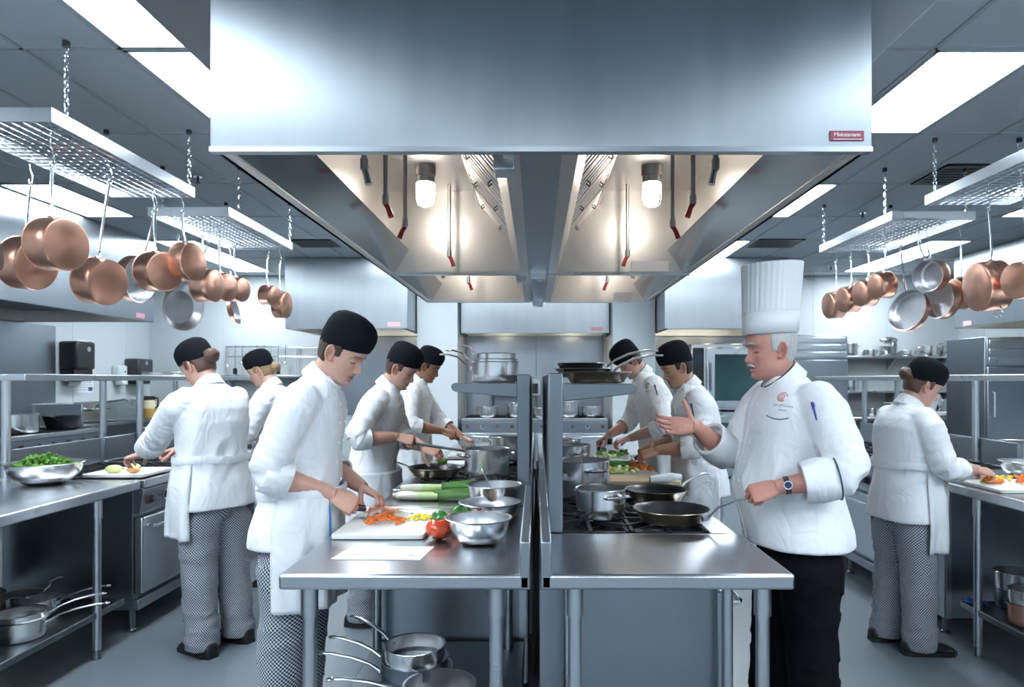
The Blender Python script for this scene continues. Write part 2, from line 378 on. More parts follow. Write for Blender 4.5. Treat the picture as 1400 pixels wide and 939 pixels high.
# ------------------------------------------------------------------ big central hood (two modules)
def nozzle(parent, x, y, z0, z1, tip, dx):
    p = MB().tube([(x, y, z0), (x, y, z1)], .011, 10).tube([(x,y,z1+.03),(x,y,z1-.012)], .016, 10).build('nozzle_pipe', 'steel_hood_in', parent)
    MB().tube([(x, y, z1-.01), (x+dx*.45, y-.005, z1-.03), (x+dx, y-.01, z1-.075)], [.012,.012,.014], 10).build('spray_tip', tip, p)
def hood_module(label, y0, y1, front, nlights, nozzles, zt=2.80):
    t = thing('exhaust_hood', label, 'hood', (.015, (y0+y1)/2, 2.2))
    z = lambda a: a-2.2
    c = (y0+y1)/2; a, b = y0-c, y1-c
    W = 1.03
    if front:
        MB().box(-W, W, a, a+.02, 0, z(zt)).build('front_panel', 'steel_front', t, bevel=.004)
        MB().box(-W, W, a-.003, a+.03, -.012, .004).build('front_lip', 'steel_panel', t)
    for s in (-1, 1):
        MB().box(min(s*W, s*(W-.015)), max(s*W, s*(W-.015)), a+.02, b, 0, z(zt)).build('side_panel', 'steel_hood_in', t)
        g = MB().prism([(s*W, 0), (s*(W-.05), 0), (s*(W-.05), .012), (s*W, .012)], a+.02, b-.02).build('gutter', 'steel_hood_in', t)
        MB().prism([(s*(W-.05), .006), (s*(W-.15), .165), (s*(W-.016), .20), (s*(W-.030), .006)], a+.02, b-.02).build('drip_rail', 'steel_mirror', t)
    for s in (-1, 1):
        e = MB().box(min(s*.07, s*(W-.015)), max(s*.07, s*(W-.015)), b-.02, b, 0, z(2.78)).build('end_panel', 'steel_hood_in', t)
        MB().box(min(s*.07, s*W), max(s*.07, s*W), b-.035, b, -.01, .012).build('end_lip', 'steel', e)
        MB().box(min(s*.36, s*(W-.015)), max(s*.36, s*(W-.015)), a+.02, b-.02, z(2.76), z(2.77)).build('canopy_top', 'steel_hood_in', t)
        # plenum below the filters
        MB().prism([(s*.068, 0), (s*.12, 0), (s*.19, .19), (s*.17, .20), (s*.09, .03), (s*.068, .03)], a+.02, b-.02).build('plenum_edge', 'steel_hood_in', t)
        # baffle filters lying on the slope
        n = max(2, round((b-a-.06)/.49)); wd = (b-a-.06)/n
        p0 = Vector((s*.17, 0, z(2.39))); p1 = Vector((s*.41, 0, z(2.68)))
        u = (p1-p0); L = u.length; u.normalize(); nn = Vector((u.z, 0, -u.x)) * (1 if s > 0 else -1)
        if nn.z > 0: nn = -nn
        for k in range(n):
            T = Matrix(((0, u.x, nn.x, p0.x), (1, 0, 0, a+.04+k*wd), (0, u.z, nn.z, p0.z), (0,0,0,1)))
            fr = MB()
            fr.box(.004, wd-.004, 0, .02, -.02, .006, T); fr.box(.004, wd-.004, L-.02, L, -.02, .006, T)
            fr.box(.004, .02, 0, L, -.02, .006, T); fr.box(wd-.02, wd-.004, 0, L, -.02, .006, T)
            fl = fr.build('filter', 'steel_hood_in', t, smooth=0)
            MB().box(.01, wd-.01, .01, L-.01, -.05, -.042, T).build('filter_back', 'cast_iron', fl, smooth=0)
            m_ = 5
            for q in range(m_):
                xx = .03+(wd-.06)*(q+.5)/m_
                MB().prism([(xx-.030, -.018), (xx-.022, .002), (xx-.016, .004), (xx+.016, .004), (xx+.022, .002), (xx+.030, -.018), (xx+.026, -.020), (xx-.026, -.020)], .012, L-.012, 'Y', T).build('baffle', 'steel_hood_in', fl, smooth=0)
            for yy in (.1, L-.1):
                MB().tube([T @ Vector((wd/2-.03, yy, .003)), T @ Vector((wd/2-.03, yy, .025)), T @ Vector((wd/2+.03, yy, .025)), T @ Vector((wd/2+.03, yy, .003))], .003, 6).build('filter_handle', 'black_metal', fl)
    MB().box(-.068, .068, a+.02, b-.0, 0, .05).build('spine_panel', 'steel_panel', t)
    MB().box(-.062, .062, a+.02, b, .05, z(2.78)).build('spine_core', 'steel_dark', t)
    MB().prism([(-.06, .015), (.06, .015), (.045, -.045), (-.045, -.045)], b-.035, b+.035).build('grease_cup', 'chrome', t, bevel=.004)
    MB().box(-.155, -.085, a+.1, a+.2, -.035, .03).build('grease_cup', 'steel', t, bevel=.004)
    for s in (-1, 1):
        for (x, y) in nlights:
            l = MB().cyl((s*x, y-c, z(2.76)), (s*x, y-c, z(2.70)), .062, 20).cyl((s*x, y-c, z(2.70)), (s*x, y-c, z(2.66)), .055, 20).build('lamp_base', 'steel_hood_in', t)
            MB().lathe([(0,z(2.525)),(.022,z(2.528)),(.04,z(2.545)),(.048,z(2.575)),(.050,z(2.66))], 20, Matrix.Translation((s*x, y-c, 0))).build('lamp_globe', 'lamp_globe', l)
            cg = MB()
            for q in range(8):
                an = q*pi/4
                cg.tube([(s*x+math.cos(an)*rr, y-c+math.sin(an)*rr, z(zz)) for rr, zz in ((.056,2.66),(.056,2.57),(.045,2.53),(.01,2.515))], .0022, 5)
            cg.build('wire_guard', 'chrome', l)
        for (x, y, z1, tip, dx) in nozzles:
            if dx*s > 0 or True: nozzle(t, s*x, y-c, z(2.76), z(z1), tip if s < 0 or tip == 'steel' else tip, s*-dx)
    return t
h1 = hood_module('huge stainless canopy hood in the centre with brushed front panel', 2.12, 4.66, True, [(.68, 4.1)],
    [(.70, 2.72, 2.33, 'steel', .02), (.735, 3.26, 2.33, 'nozzle_red', .03), (.735, 3.75, 2.33, 'nozzle_red', -.03), (.585, 4.48, 2.30, 'nozzle_red', .03)])
h2 = hood_module('rear stainless hood module behind the large front hood', 4.66, 6.31, False, [(.68, 5.5)], [(.60, 5.9, 2.33, 'nozzle_red', .03), (.74, 5.2, 2.33, 'steel', .02)])
for (x0, x1, y, parent, yy) in ((.63, .885, 4.636, h1, 0), (.70, .87, 6.286, h2, 0)):
    MB().box(x0, x1, y-.003-parent.location.y, y-parent.location.y, .015, .085).build('notice_plate', 'label_white', parent)
# maker's plate on the front panel, lower right
lp = MB().box(-.053, .053, -.003, 0, -.0155, .0155).build('name_plate', 'label_red', h1, loc=((1157.5-CX)*2.12/F-.015, 2.119-h1.location.y, CH+(CY-186)*2.12/F-2.2), bevel=.001)
tick = MB(); random.seed(3); x_ = -.043
while x_ < .042:
    w_ = random.uniform(.0012, .004); tick.box(x_, x_+w_, -.0038, -.003, -.0125, -.0095); x_ += w_+random.uniform(.0008, .0022)
tick.build('small_print', 'label_white', lp, smooth=0)
for s_, sz, dz in (('Mlekstsmann', .0185, .003),):
    me = text_mesh(s_, sz, .0004, spacing=.86 if sz > .01 else 1); link('lettering', me, 'label_white', lp, (0, -.0034, dz), (pi/2, 0, 0), smooth=0)
enc = MB().box(-1.42, 1.42, 2.16, 6.4, 2.82, ZC-.001)
o = enc.build('hood_enclosure', 'steel_dark', bevel=.005); tag(o, 'dark metal enclosure closing the gap between central hood and ceiling', 'enclosure')
for nm, x0, x1 in (('trim_1', -1.79, -1.18), ('trim_2', 1.15, 1.79)):
    struct(MB().box(x0, x1, 10.25, YB-.01, 0, ZC).build(nm, 'wall_paint', bevel=.004))
# ------------------------------------------------------------------ wall hoods
def wall_hood(label, x0, x1, y0, y1, openside, plate=None, spots=()):
    t = thing('wall_hood', label, 'hood', ((x0+x1)/2, (y0+y1)/2, 2.2)); cx, cy = t.location.x, t.location.y
    H_ = ZC-2.2-.002
    b = [x0-cx, x1-cx, y0-cy, y1-cy]
    for k, (q) in enumerate((('panel', (b[0], b[1], b[2], b[2]+.02)), ('panel', (b[0], b[1], b[3]-.02, b[3])), ('panel', (b[0], b[0]+.02, b[2]+.02, b[3]-.02)), ('panel', (b[1]-.02, b[1], b[2]+.02, b[3]-.02)))):
        MB().box(*q[1], 0, H_).build('hood_panel', 'steel_brushed', t, bevel=.003)
    MB().box(b[0]+.02, b[1]-.02, b[2]+.02, b[3]-.02, .14, .16).build('hood_underside', 'steel_dark', t)
    rim = MB()
    for a in ((b[0], b[1], b[2], b[2]+.06), (b[0], b[1], b[3]-.06, b[3]), (b[0], b[0]+.06, b[2], b[3]), (b[1]-.06, b[1], b[2], b[3])): rim.box(*a, -.004, .004)
    rim.build('rim', 'steel_panel', t)
    for (x, y) in spots:
        MB().cyl((x-cx, y-cy, .14), (x-cx, y-cy, .11), .055, 16).build('spot_light', 'spot_warm', t)
    if plate:
        px, py, pz, face = plate
        if face == 'Y': MB().box(px-.09-cx, px+.09-cx, b[2]-.004, b[2], pz-2.2-.03, pz-2.2+.03).build('name_plate', 'label_pink', t)
        else: MB().box(px-cx-.002, px-cx+.002, py-cy-.09, py-cy+.09, pz-2.2-.03, pz-2.2+.03).build('name_plate', 'label_pink', t)
    return t
wall_hood('wide stainless hood on the back wall straight behind the central island', -1.16, 1.125, 10.5, YB-.01, 'Y', (.93, 0, 2.26, 'Y'), [(-.55, 10.8), (.62, 10.8)])
wall_hood('stainless back hood left of centre above the cooks', -3.53, -1.81, 9.6, YB-.01, 'Y', (-2.0, 0, 2.26, 'Y'), [(-2.2, 10.2), (-3, 10.2)])
wall_hood('stainless back hood right of centre behind the tall white hat', 1.81, 3.55, 9.6, YB-.01, 'Y', None, [(2.05, 10.3), (2.6, 10.3), (3.1, 10.3)])
wall_hood('long hood on the left wall behind the hanging copper pans', XL+.01, -4.76, 2.6, 8.5, 'X', (-4.757, 8.2, 2.25, 'X'), [(-5.2, 5.2), (-5.2, 7.2)])
wall_hood('long hood on the right wall behind the near right pot rack', 5.88, XR-.01, 4.0, 9.6, 'X', (5.877, 9.3, 2.25, 'X'), [(6.3, 7), (6.3, 9)])
def splash(label, *b): tag(MB().box(*b).build('wall_splash_panel', 'steel_panel', bevel=.003), label, 'panel')
splash('stainless splash panel under the centre back wall hood, left half', -1.15, -.003, YB-.03, YB-.008, .9, 2.2)
splash('stainless splash panel under the centre back wall hood, right half', .003, 1.11, YB-.03, YB-.008, .9, 2.2)
splash('stainless splash panel under the back left hood', -3.5, -1.83, YB-.03, YB-.008, .9, 2.19)
splash('stainless splash panel under the back right hood', 1.83, 3.5, YB-.03, YB-.008, .9, 2.19)
splash('tall dark steel splash panel on the left wall behind the range', XL+.008, XL+.03, 3.0, 9.05, .9, 2.19)
splash('stainless splash panel on the right wall under the long hood', XR-.03, XR-.008, 4.5, 9.5, .9, 2.19)
# ------------------------------------------------------------------ counters, ranges, shelves
def leg(parent, x, y, z0, z1, r=.021):
    l = MB().tube([(x,y,z0+.05),(x,y,z1)], r, 16).build('leg', 'steel', parent)
    MB().tube([(x,y,z1-.10),(x,y,z1)], r+.005, 16).build('leg_socket', 'steel', l)
    MB().tube([(x,y,z0),(x,y,z0+.012),(x,y,z0+.03),(x,y,z0+.06)], [.024,.024,.018,.015], 12).build('foot', 'steel_dark', l)
def table(label, x0, x1, y0, y1, legs, shelf=None, splash=None, edge=.047, z=.9, side=None):
    cx, cy = (x0+x1)/2, (y0+y1)/2
    t = thing('work_table', label, 'table', (cx, cy, 0))
    MB().box(x0-cx, x1-cx, y0-cy, y1-cy, z-edge, z).build('tabletop', 'steel_top', t, bevel=.009)
    for (x, y) in legs: leg(t, x-cx, y-cy, 0, z-edge)
    if shelf: MB().box(shelf[0]-cx, shelf[1]-cx, shelf[2]-cy, shelf[3]-cy, shelf[4]-.035, shelf[4]).build('undershelf', 'steel_dark', t, bevel=.006)
    if splash: MB().box(splash[0]-cx, splash[1]-cx, splash[2]-cy, splash[3]-cy, splash[4], splash[5]).build('backsplash', 'steel_panel', t, bevel=.006)
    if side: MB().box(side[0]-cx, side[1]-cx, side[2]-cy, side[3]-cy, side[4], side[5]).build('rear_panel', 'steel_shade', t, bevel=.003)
    return t
def grate(parent, x, y, z, sx, sy):
    g = MB(); h = .022; b = .007
    for a in ((x-sx, x+sx, y-sy, y-sy+2*b), (x-sx, x+sx, y+sy-2*b, y+sy), (x-sx, x-sx+2*b, y-sy, y+sy), (x+sx-2*b, x+sx, y-sy, y+sy)): g.box(*a, z, z+h)
    for k in range(8):
        an = k*pi/4; r1 = .045; r2 = min(sx/max(1e-6, abs(math.cos(an))), sy/max(1e-6, abs(math.sin(an))))
        c, s_ = math.cos(an), math.sin(an)
        T = Matrix.Translation((x, y, 0)) @ Matrix.Rotation(an, 4, 'Z')
        g.box(r1, r2, -b, b, z+.006, z+h+.004, T)
    o = g.build('grate', 'cast_iron', parent, smooth=0)
    MB().lathe([(0,z+.006),(.03,z+.006),(.04,z),(.055,z-.004),(.055,z-.02)], 16, Matrix.Translation((x,y,0))).build('burner', 'cast_iron', o)
def gas_range(label, loc, rz, W, D, burners=(3, 2), top=None, guard=None, knobs=8, ovens=1, z=.9, plain=0.0, group=None, side='steel_panel', riser=None):
    # front faces local -Y, width along local X (0 at the centre)
    t = thing('gas_range', label, 'stove', (*loc, 0), rz, group)
    w, d = W/2, D/2
    MB().box(-w, w, -d+.05, d, .14, z-.03).build('body', side, t, bevel=.003)
    MB().box(-w, w, -d+.02, -d+.05, .14, .20).build('kick_panel', 'steel_panel', t, bevel=.003)
    x0 = -w+plain
    if plain: MB().box(-w, x0, -d-.02, d, z-.05, z).build('plain_top', 'steel_top', t, bevel=.006)
    rim = MB()
    rim.box(x0, w, -d-.02, -d+.075, z-.05, z); rim.box(x0, w, d-.05, d, z-.05, z); rim.box(x0, x0+.012, -d, d, z-.05, z-.001); rim.box(w-.02, w, -d, d, z-.05, z-.001)
    rim.build('top_rim', 'steel_top', t, bevel=.004)
    MB().box(x0, w, -d+.07, d-.04, z-.05, z-.035).build('spill_tray', 'black_metal', t)
    nx, ny = burners
    if nx:
        gx_, gy_ = (w-x0-.03)/nx, (2*d-.12)/ny
        for i in range(nx):
            for j in range(ny): grate(t, x0+.012+gx_*(i+.5), -d+.075+gy_*(j+.5), z-.02, gx_/2-.004, gy_/2-.004)
    MB().prism([(-d, z-.05), (-d-.015, z-.06), (-d+.01, z-.2), (-d+.05, z-.2), (-d+.05, z-.05)], -w, w, 'X').build('control_panel', 'steel_panel', t, bevel=.003)
    for k in range(knobs):
        x = -w+.08+(W-.16)*k/max(1, knobs-1)
        kn = MB().cyl((x, -d+.001, z-.125), (x, -d-.034, z-.12), .024, 14, .020).build('knob', 'knob_dark', t)
        MB().cyl((x, -d+.004, z-.125), (x, -d-.008, z-.125), .030, 14).build('knob_ring', 'chrome' if k % 3 else 'knob_red', kn)
    ow = W/ovens
    for k in range(ovens):
        a = -w+ow*k
        dr = MB().box(a+.01, a+ow-.01, -d+.0, -d+.05, .235, z-.225).build('oven_door', 'steel', t, bevel=.008)
        yh = -d-.045; zz = z-.275
        MB().tube([(a+.05, -d+.005, zz), (a+.05, yh, zz), (a+.07, yh-.008, zz), (a+ow-.07, yh-.008, zz), (a+ow-.05, yh, zz), (a+ow-.05, -d+.005, zz)], .011, 10).build('door_handle', 'chrome', dr)
    for x in (-w+.06, w-.06):
        for y in (-d+.09, d-.08): MB().tube([(x,y,0),(x,y,.012),(x,y,.02),(x,y,.14)], [.026,.026,.018,.018], 10).build('leg', 'steel_dark', t)
    if guard: MB().box(-w, w, d-.03, d, z, z+guard).build('backguard', 'steel_panel', t, bevel=.004)
    if riser: MB().box(-w, w, d-.033, d, z-.05, z+riser).build('back_riser', 'steel_panel', t, bevel=.004)
    return t
# centre island, left bay and right bay
tl = table('near left island table with tomatoes, bowls and white cutting board on it', -.768, -.0165, 2.03, 3.10, [(-.70,2.11),(-.124,2.11),(-.70,3.0),(-.124,3.0)],
      shelf=(-.72,-.05,2.12,3.08,.30), splash=(-.050,-.0165,2.03,3.10,.853,1.0))
tr = table('near right island table, empty, in front of the black burners', .0125, .772, 2.03, 2.57, [(.12,2.11),(.70,2.11),(.12,2.50),(.70,2.50)], splash=(.0125,.047,2.03,2.57,.853,1.0))
def cabinet(label, x0, x1, y0, y1, z=.9, splash=None):
    cx, cy = (x0+x1)/2, (y0+y1)/2
    t = thing('base_cabinet', label, 'cabinet', (cx, cy, 0))
    a, b, c, d = x0-cx, x1-cx, y0-cy, y1-cy
    MB().box(a+.02, b-.02, c+.004, d-.004, .10, z-.05).build('body', 'steel_panel', t, bevel=.003)
    MB().box(a, b, c+.001, d-.001, z-.05, z).build('worktop', 'steel_top', t, bevel=.006)
    for x in (a+.03, b-.06):
        MB().box(x, x+.03, c+.0005, c+.0045, .10, z-.055).build('corner_trim', 'steel', t)
    for x in (a+.06, b-.06):
        for y in (c+.06, d-.06): MB().tube([(x,y,0),(x,y,.012),(x,y,.02),(x,y,.10)], [.026,.026,.018,.018], 10).build('leg', 'steel_dark', t)
    if splash: MB().box(*(splash[0]-cx, splash[1]-cx), c, d, z, z+.1).build('backsplash', 'steel_panel', t, bevel=.004)
    return t
cabinet('steel spreader cabinet with leeks on top at the near end of the left range', -.74, -.0165, 3.102, 3.60, splash=(-.05,-.0165))
gas_range('left island gas range where the second person cooks', (-.378, 4.305), -pi/2, 1.40, .723, (3, 2), knobs=6, ovens=2, riser=.10)
cabinet('left island worktop cabinet with the third person\'s cutting board', -.74, -.0165, 5.01, 6.25, splash=(-.05,-.0165))
gas_range('right island gas range with frying pans in front of the tall-hatted person', (.374, 3.115), pi/2, 1.08, .723, (2, 2), knobs=5, ovens=1, riser=.10)
cabinet('right island worktop cabinet with the two cutting boards', .0125, .74, 3.66, 6.1, splash=(.0125,.047))
# overshelves of the island: sheet uprights, rounded brackets, a narrow shelf
def overshelf(label, s, xu0, xu1, reach, y0, y1):
    t = thing('overshelf', label, 'shelf', (0, y0, 0))
    for y in (0, y1-y0-.03):
        MB().box(min(s*xu0, s*xu1), max(s*xu0, s*xu1), y, y+.03, .902, 1.505).build('upright', 'steel_upright', t, bevel=.004)
        pts = [(s*xu1, 1.465), (s*(reach-.012), 1.465), (s*(reach-.003), 1.458), (s*reach, 1.447), (s*(reach-.006), 1.432), (s*(reach-.02), 1.425), (s*xu1, 1.398)]
        if s < 0: pts = pts[::-1]
        MB().prism(pts, y, y+.025).build('bracket', 'steel_upright', t, bevel=.003)
    MB().box(min(s*xu1, s*(reach-.01)), max(s*xu1, s*(reach-.01)), .025, y1-y0-.03, 1.452, 1.465).build('shelf_plate', 'steel_upright', t, bevel=.002)
    MB().box(min(s*xu0, s*(xu0+.012)), max(s*xu0, s*(xu0+.012)), .03, y1-y0-.03, 1.03, 1.50).build('back_panel', 'steel_upright', t)
    return t
overshelf('left island overshelf carrying the stacked steel saucepans', -1, .028, .087, .39, 3.12, 5.3)
overshelf('right island overshelf carrying the stacked frying pans', 1, .046, .101, .378, 2.575, 5.0)
# gas pipes and cables in the gap between the two bays
for k, (x, z0, z1, r) in enumerate(((-.004, .1, .72, .008), (.006, .1, .80, .006))):
    tag(MB().tube([(x, 3.2, z0), (x+.004, 3.22, (z0+z1)/2), (x, 3.3, z1), (x, 5.5, z1+.02)], r, 8).build('gas_pipe', 'black_metal'), ('thicker' if k == 0 else 'thinner')+' dark gas pipe in the gap between the island bays', 'pipe')
# left run and right run
table('left counter with the salad bowl and saucepans on its lower shelf', -3.10, -2.285, .9, 3.95, [(-2.33,3.62),(-3.02,3.62),(-2.33,1.2),(-3.02,1.2)], shelf=(-3.08,-2.32,.95,3.85,.25), side=(-3.09,-3.07,.95,3.9,.3,.85), edge=.055)
gas_range('left run gas range in front of the person in checked trousers', (-2.695, 4.39), pi/2, .86, .81, (2, 2), knobs=5, guard=.17, side='steel_dark')
gas_range('second gas range of the left run beside the half-hidden person', (-2.695, 5.50), pi/2, 1.3, .81, (3, 2), knobs=7, ovens=2, guard=.17, side='steel_dark')
table('right counter with carrots on a white board and pots on its lower shelf', 2.325, 3.15, .9, 3.93, [(2.37,3.66),(3.07,3.66),(2.37,1.2),(3.07,1.2)], shelf=(2.36,3.12,.95,3.8,.25), side=(3.11,3.13,.95,3.88,.3,.85), edge=.055)
cabinet('dark steel filler cabinet between right counter and right range', 2.34, 3.13, 3.94, 4.40)
gas_range('right run gas range with oven door and knobs behind the tall-hatted person', (2.73, 4.85), -pi/2, .88, .82, (2, 2), knobs=6, guard=.17)
gas_range('farther right run gas range mostly behind the tall-hatted person', (2.73, 5.95), -pi/2, 1.2, .82, (3, 2), knobs=7, guard=.17)
table('rear counter behind the left run carrying the pass shelf posts', -3.98, -3.19, 3.6, 7.3, [(-3.9,3.7),(-3.27,3.7),(-3.9,7.2),(-3.27,7.2)])
table('rear counter behind the right run carrying the pass shelf posts', 3.22, 3.98, 3.6, 7.3, [(3.9,3.7),(3.3,3.7),(3.9,7.2),(3.3,7.2)])
def pass_shelf(label, s, x0, x1, y0, y1, posts, z=1.515):
    t = thing('pass_shelf', label, 'shelf', (s*(x0+x1)/2, (y0+y1)/2, 0)); cx, cy = s*(x0+x1)/2, (y0+y1)/2
    MB().box(-(x1-x0)/2, (x1-x0)/2, y0-cy, y1-cy, z-.042, z).build('shelf_plate', 'steel', t, bevel=.006)
    for (x, y, zb) in posts:
        q = MB().tube([(s*x-cx, y-cy, zb), (s*x-cx, y-cy, z-.04)], .024, 16).build('post', 'steel', t)
        MB().tube([(s*x-cx, y-cy, zb), (s*x-cx, y-cy, zb+.012)], .036, 16).build('post_flange', 'steel', q)
    return t
pass_shelf('long left pass shelf on round posts above the left run', -1, 2.98, 3.75, 3.98, 7.2, [(3.05, 3.925, .901), (3.30, 5.2, .901), (3.05, 5.25, .905), (3.7, 4.3, .901), (3.7, 7.0, .901), (3.25, 7.0, .901)])
pass_shelf('long right pass shelf on round posts above the right run', 1, 2.98, 3.75, 3.0, 7.3, [(3.09, 4.80, .905), (3.25, 6.75, .901), (3.7, 4.3, .901), (3.7, 7.0, .901)])
# ------------------------------------------------------------------ wire pot racks hung on chains
def chain(parent, x, y, z0, z1):
    c = MB(); n = max(4, round((z1-z0)/.036)); h = (z1-z0)/n
    for k in range(n):
        zc = z0+h*(k+.5); a = .011; b = h*.5+.004
        pts = []
        for q in range(9):
            an = 2*pi*q/8; pts.append((a*math.cos(an), b*math.sin(an)))
        c.tube([(x+(p if k % 2 else 0), y+(0 if k % 2 else p), zc+q_) for p, q_ in pts], .0032, 5, cap=False)
    return c.build('chain', 'chrome', parent)
def pot_rack(label, x0, x1, y0, y1, chains, z=2.75):
    cx, cy = (x0+x1)/2, (y0+y1)/2
    t = thing('pot_rack', label, 'rack', (cx, cy, z)); a, b = (x1-x0)/2, (y1-y0)/2
    for bx in ((-a, a, -b, -b+.012), (-a, a, b-.012, b), (-a, -a+.012, -b+.012, b-.012), (a-.012, a, -b+.012, b-.012)): MB().box(*bx, 0, .072).build('side_bar', 'steel', t, bevel=.002)
    g = MB(); nx, ny = round(2*a/.06), round(2*b/.06)
    for i in range(1, nx): xx = -a+2*a*i/nx; g.tube([(xx, -b+.006, .012), (xx, b-.006, .012)], .0034, 6)
    for j in range(1, ny): yy = -b+2*b*j/ny; g.tube([(-a+.006, yy, .019), (a-.006, yy, .019)], .0034, 6)
    g.build('wire_grid', 'chrome', t)['kind'] = 'stuff'
    for (x, y) in chains:
        chain(t, x-cx, y-cy, .074, ZC-z-.02)
        MB().cyl((x-cx, y-cy, ZC-z-.03), (x-cx, y-cy, ZC-z-.002), .018, 12).build('ceiling_anchor', 'grey_plastic', t)
    return t
RK = [pot_rack('near left chained pot rack with the largest copper saucepan', -2.97, -2.385, 3.36, 4.77, [(-2.39,3.47),(-2.39,4.70),(-2.96,3.47),(-2.96,4.70)]),
      pot_rack('second left chained pot rack farther back', -3.02, -2.385, 5.30, 6.68, [(-2.39,5.5),(-2.39,6.62),(-3.01,5.5),(-3.01,6.62)]),
      pot_rack('near right chained pot rack cut by the right frame edge', 2.835, 3.45, 3.55, 4.98, [(2.84,3.7),(2.84,4.86),(3.44,3.7),(3.44,4.86)]),
      pot_rack('far right chained pot rack with four small copper saucepans', 2.83, 3.50, 5.43, 6.82, [(2.835,5.55),(2.835,6.72),(3.49,5.55),(3.49,6.72)])]
# ------------------------------------------------------------------ pans
def pan_parts(t, r, h, out, inn, handle, hm='chrome', hl=.24, rise=.03, flare=1.0, helper=False, loops=False, lip=.004, wall=.003, base=None):
    rb = r/flare; c = .014
    prof_o = [(0,0),(rb-c,0),(rb-c*.3,c*.3),(rb,c)] + [(rb+(r-rb)*q, c+(h-c)*q) for q in (.33,.66,1)] + [(r+lip, h+.002), (r+lip-.001, h+.004)]
    MB().lathe(prof_o, 40).build('body', out, t)
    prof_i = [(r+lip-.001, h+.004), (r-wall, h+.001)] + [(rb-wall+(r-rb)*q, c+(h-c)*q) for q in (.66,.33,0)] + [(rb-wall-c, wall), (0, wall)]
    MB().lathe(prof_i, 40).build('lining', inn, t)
    if handle:
        zc = h*.82; pts = [(r-.003, 0, zc-.012), (r+.018, 0, zc), (r+.05, 0, zc+rise*.38), (r+hl*.5, 0, zc+rise*.78), (r+hl*.85, 0, zc+rise*1.02), (r+hl, 0, zc+rise)]
        hd = MB().tube(pts, [.0095,.009,.0075,.009,.0095,.007], 10, flat=.62, up=(0,1,0)).build('handle', hm, t)
        e = Vector((r+hl+.008, 0, zc+rise))
        MB().tube([e+Vector((.012*math.cos(a), .012*math.sin(a), 0)) for a in [2*pi*k/12 for k in range(13)]], .0038, 6, cap=False).build('hanging_ring', hm, hd)
        MB().tube([(r-.001,-.03,zc-.01),(r+.006,-.015,zc-.01),(r+.009,0,zc-.01),(r+.006,.015,zc-.01),(r-.001,.03,zc-.01)], .011, 8, flat=.5).build('handle_bracket', hm, hd)
    if helper:
        zc = h*.8; MB().tube([(-r+.004,-.045,zc),(-r-.02,-.045,zc+.004),(-r-.04,-.03,zc+.008),(-r-.046,0,zc+.01),(-r-.04,.03,zc+.008),(-r-.02,.045,zc+.004),(-r+.004,.045,zc)], .006, 8).build('helper_handle', hm, t)
    if loops:
        for an in loops:
            T = Matrix.Rotation(an, 4, 'Z'); zc = h*.80
            MB().tube([(r-.003,-.05,zc),(r+.022,-.05,zc+.002),(r+.036,-.036,zc+.004),(r+.038,0,zc+.004),(r+.036,.036,zc+.004),(r+.022,.05,zc+.002),(r-.003,.05,zc)], .0065, 8, T=T).build('loop_handle', hm, t)
def pan(label, cat, name, r, h, out, inn, mtx=None, loc=None, rz=0, **k):
    t = thing(name, label, cat)
    if mtx is not None: t.matrix_world = mtx
    else: t.location = loc; t.rotation_euler = (0, 0, rz)
    grp = k.pop('group', None)
    if grp: t['group'] = grp
    pan_parts(t, r, h, out, inn, **k)
    return t
def hang(label, rack, px, py, Y, r, h, az, tilt=0, roll=0, name='saucepan', out='copper', inn='pot_inner', hl=None, flare=1.0, helper=False, open_=False, hm='chrome'):
    # az: world azimuth of the outward normal of the pan's bottom (or of its opening when open_); the pan hangs by its handle
    a = math.radians(az); n = Vector((math.cos(a)*math.cos(math.radians(tilt)), math.sin(a)*math.cos(math.radians(tilt)), math.sin(math.radians(tilt))))
    zl = n if open_ else -n
    up = Vector((0,0,1)); xl = (up - zl*up.dot(zl)).normalized()
    xl = Quaternion(zl, math.radians(roll)) @ xl
    yl = zl.cross(xl); R = Matrix((xl, yl, zl)).transposed()
    c = P(px, py, Y)
    if open_: c = c - zl*h
    ztop = 2.60
    if hl is None: hl = max(.12, (ztop - c.z - r)/max(.5, xl.z))
    t = pan(label, 'pan', name, r, h, out, inn, mtx=mat4(R, c), handle=True, hl=hl, rise=.025, flare=flare, helper=helper, hm=hm)
    e = mat4(R, c) @ Vector((r+hl+.008+.010, 0, h*.82+.025))
    rk = RK[rack]; q = e - rk.location
    zt = .028
    MB().tube([(q.x+.012, q.y, zt-.008), (q.x+.012, q.y, zt+.004), (q.x, q.y, zt+.012), (q.x-.010, q.y, zt), (q.x-.008, q.y, (zt+q.z)/2+.02), (q.x+.008, q.y, (zt+q.z)/2-.03), (q.x+.010, q.y, q.z+.012), (q.x, q.y, q.z-.004), (q.x-.012, q.y, q.z+.010), (q.x-.010, q.y, q.z+.022)], .0036, 6).build('hook', 'chrome', rk)
    return t
hang('largest copper saucepan on the near left rack, base towards the aisle', 0, 93, 334, 3.57, .138, .135, -14, -3, 1)
hang('broad copper saucepan partly behind the largest one on the left', 0, 52, 362, 3.98, .150, .13, -10, -8, 2)
hang('dark frying pan at the left frame edge on the near rack', 0, -6, 340, 3.58, .15, .05, 20, 10, -2, name='frying_pan', out='nonstick', inn='nonstick', flare=1.3)
hang('tilted copper saucepan hanging lowest on the near left rack', 0, 150, 387, 3.92, .132, .135, -16, -10, 3)
hang('copper saute pan with pale lining facing the aisle between two left saucepans', 0, 193, 382, 4.60, .155, .085, -8, -6, -6, name='saute_pan', open_=True)
hang('copper saucepan with clear round base, third along the near left rack', 0, 227, 371, 4.50, .130, .15, -27, -4, 1)
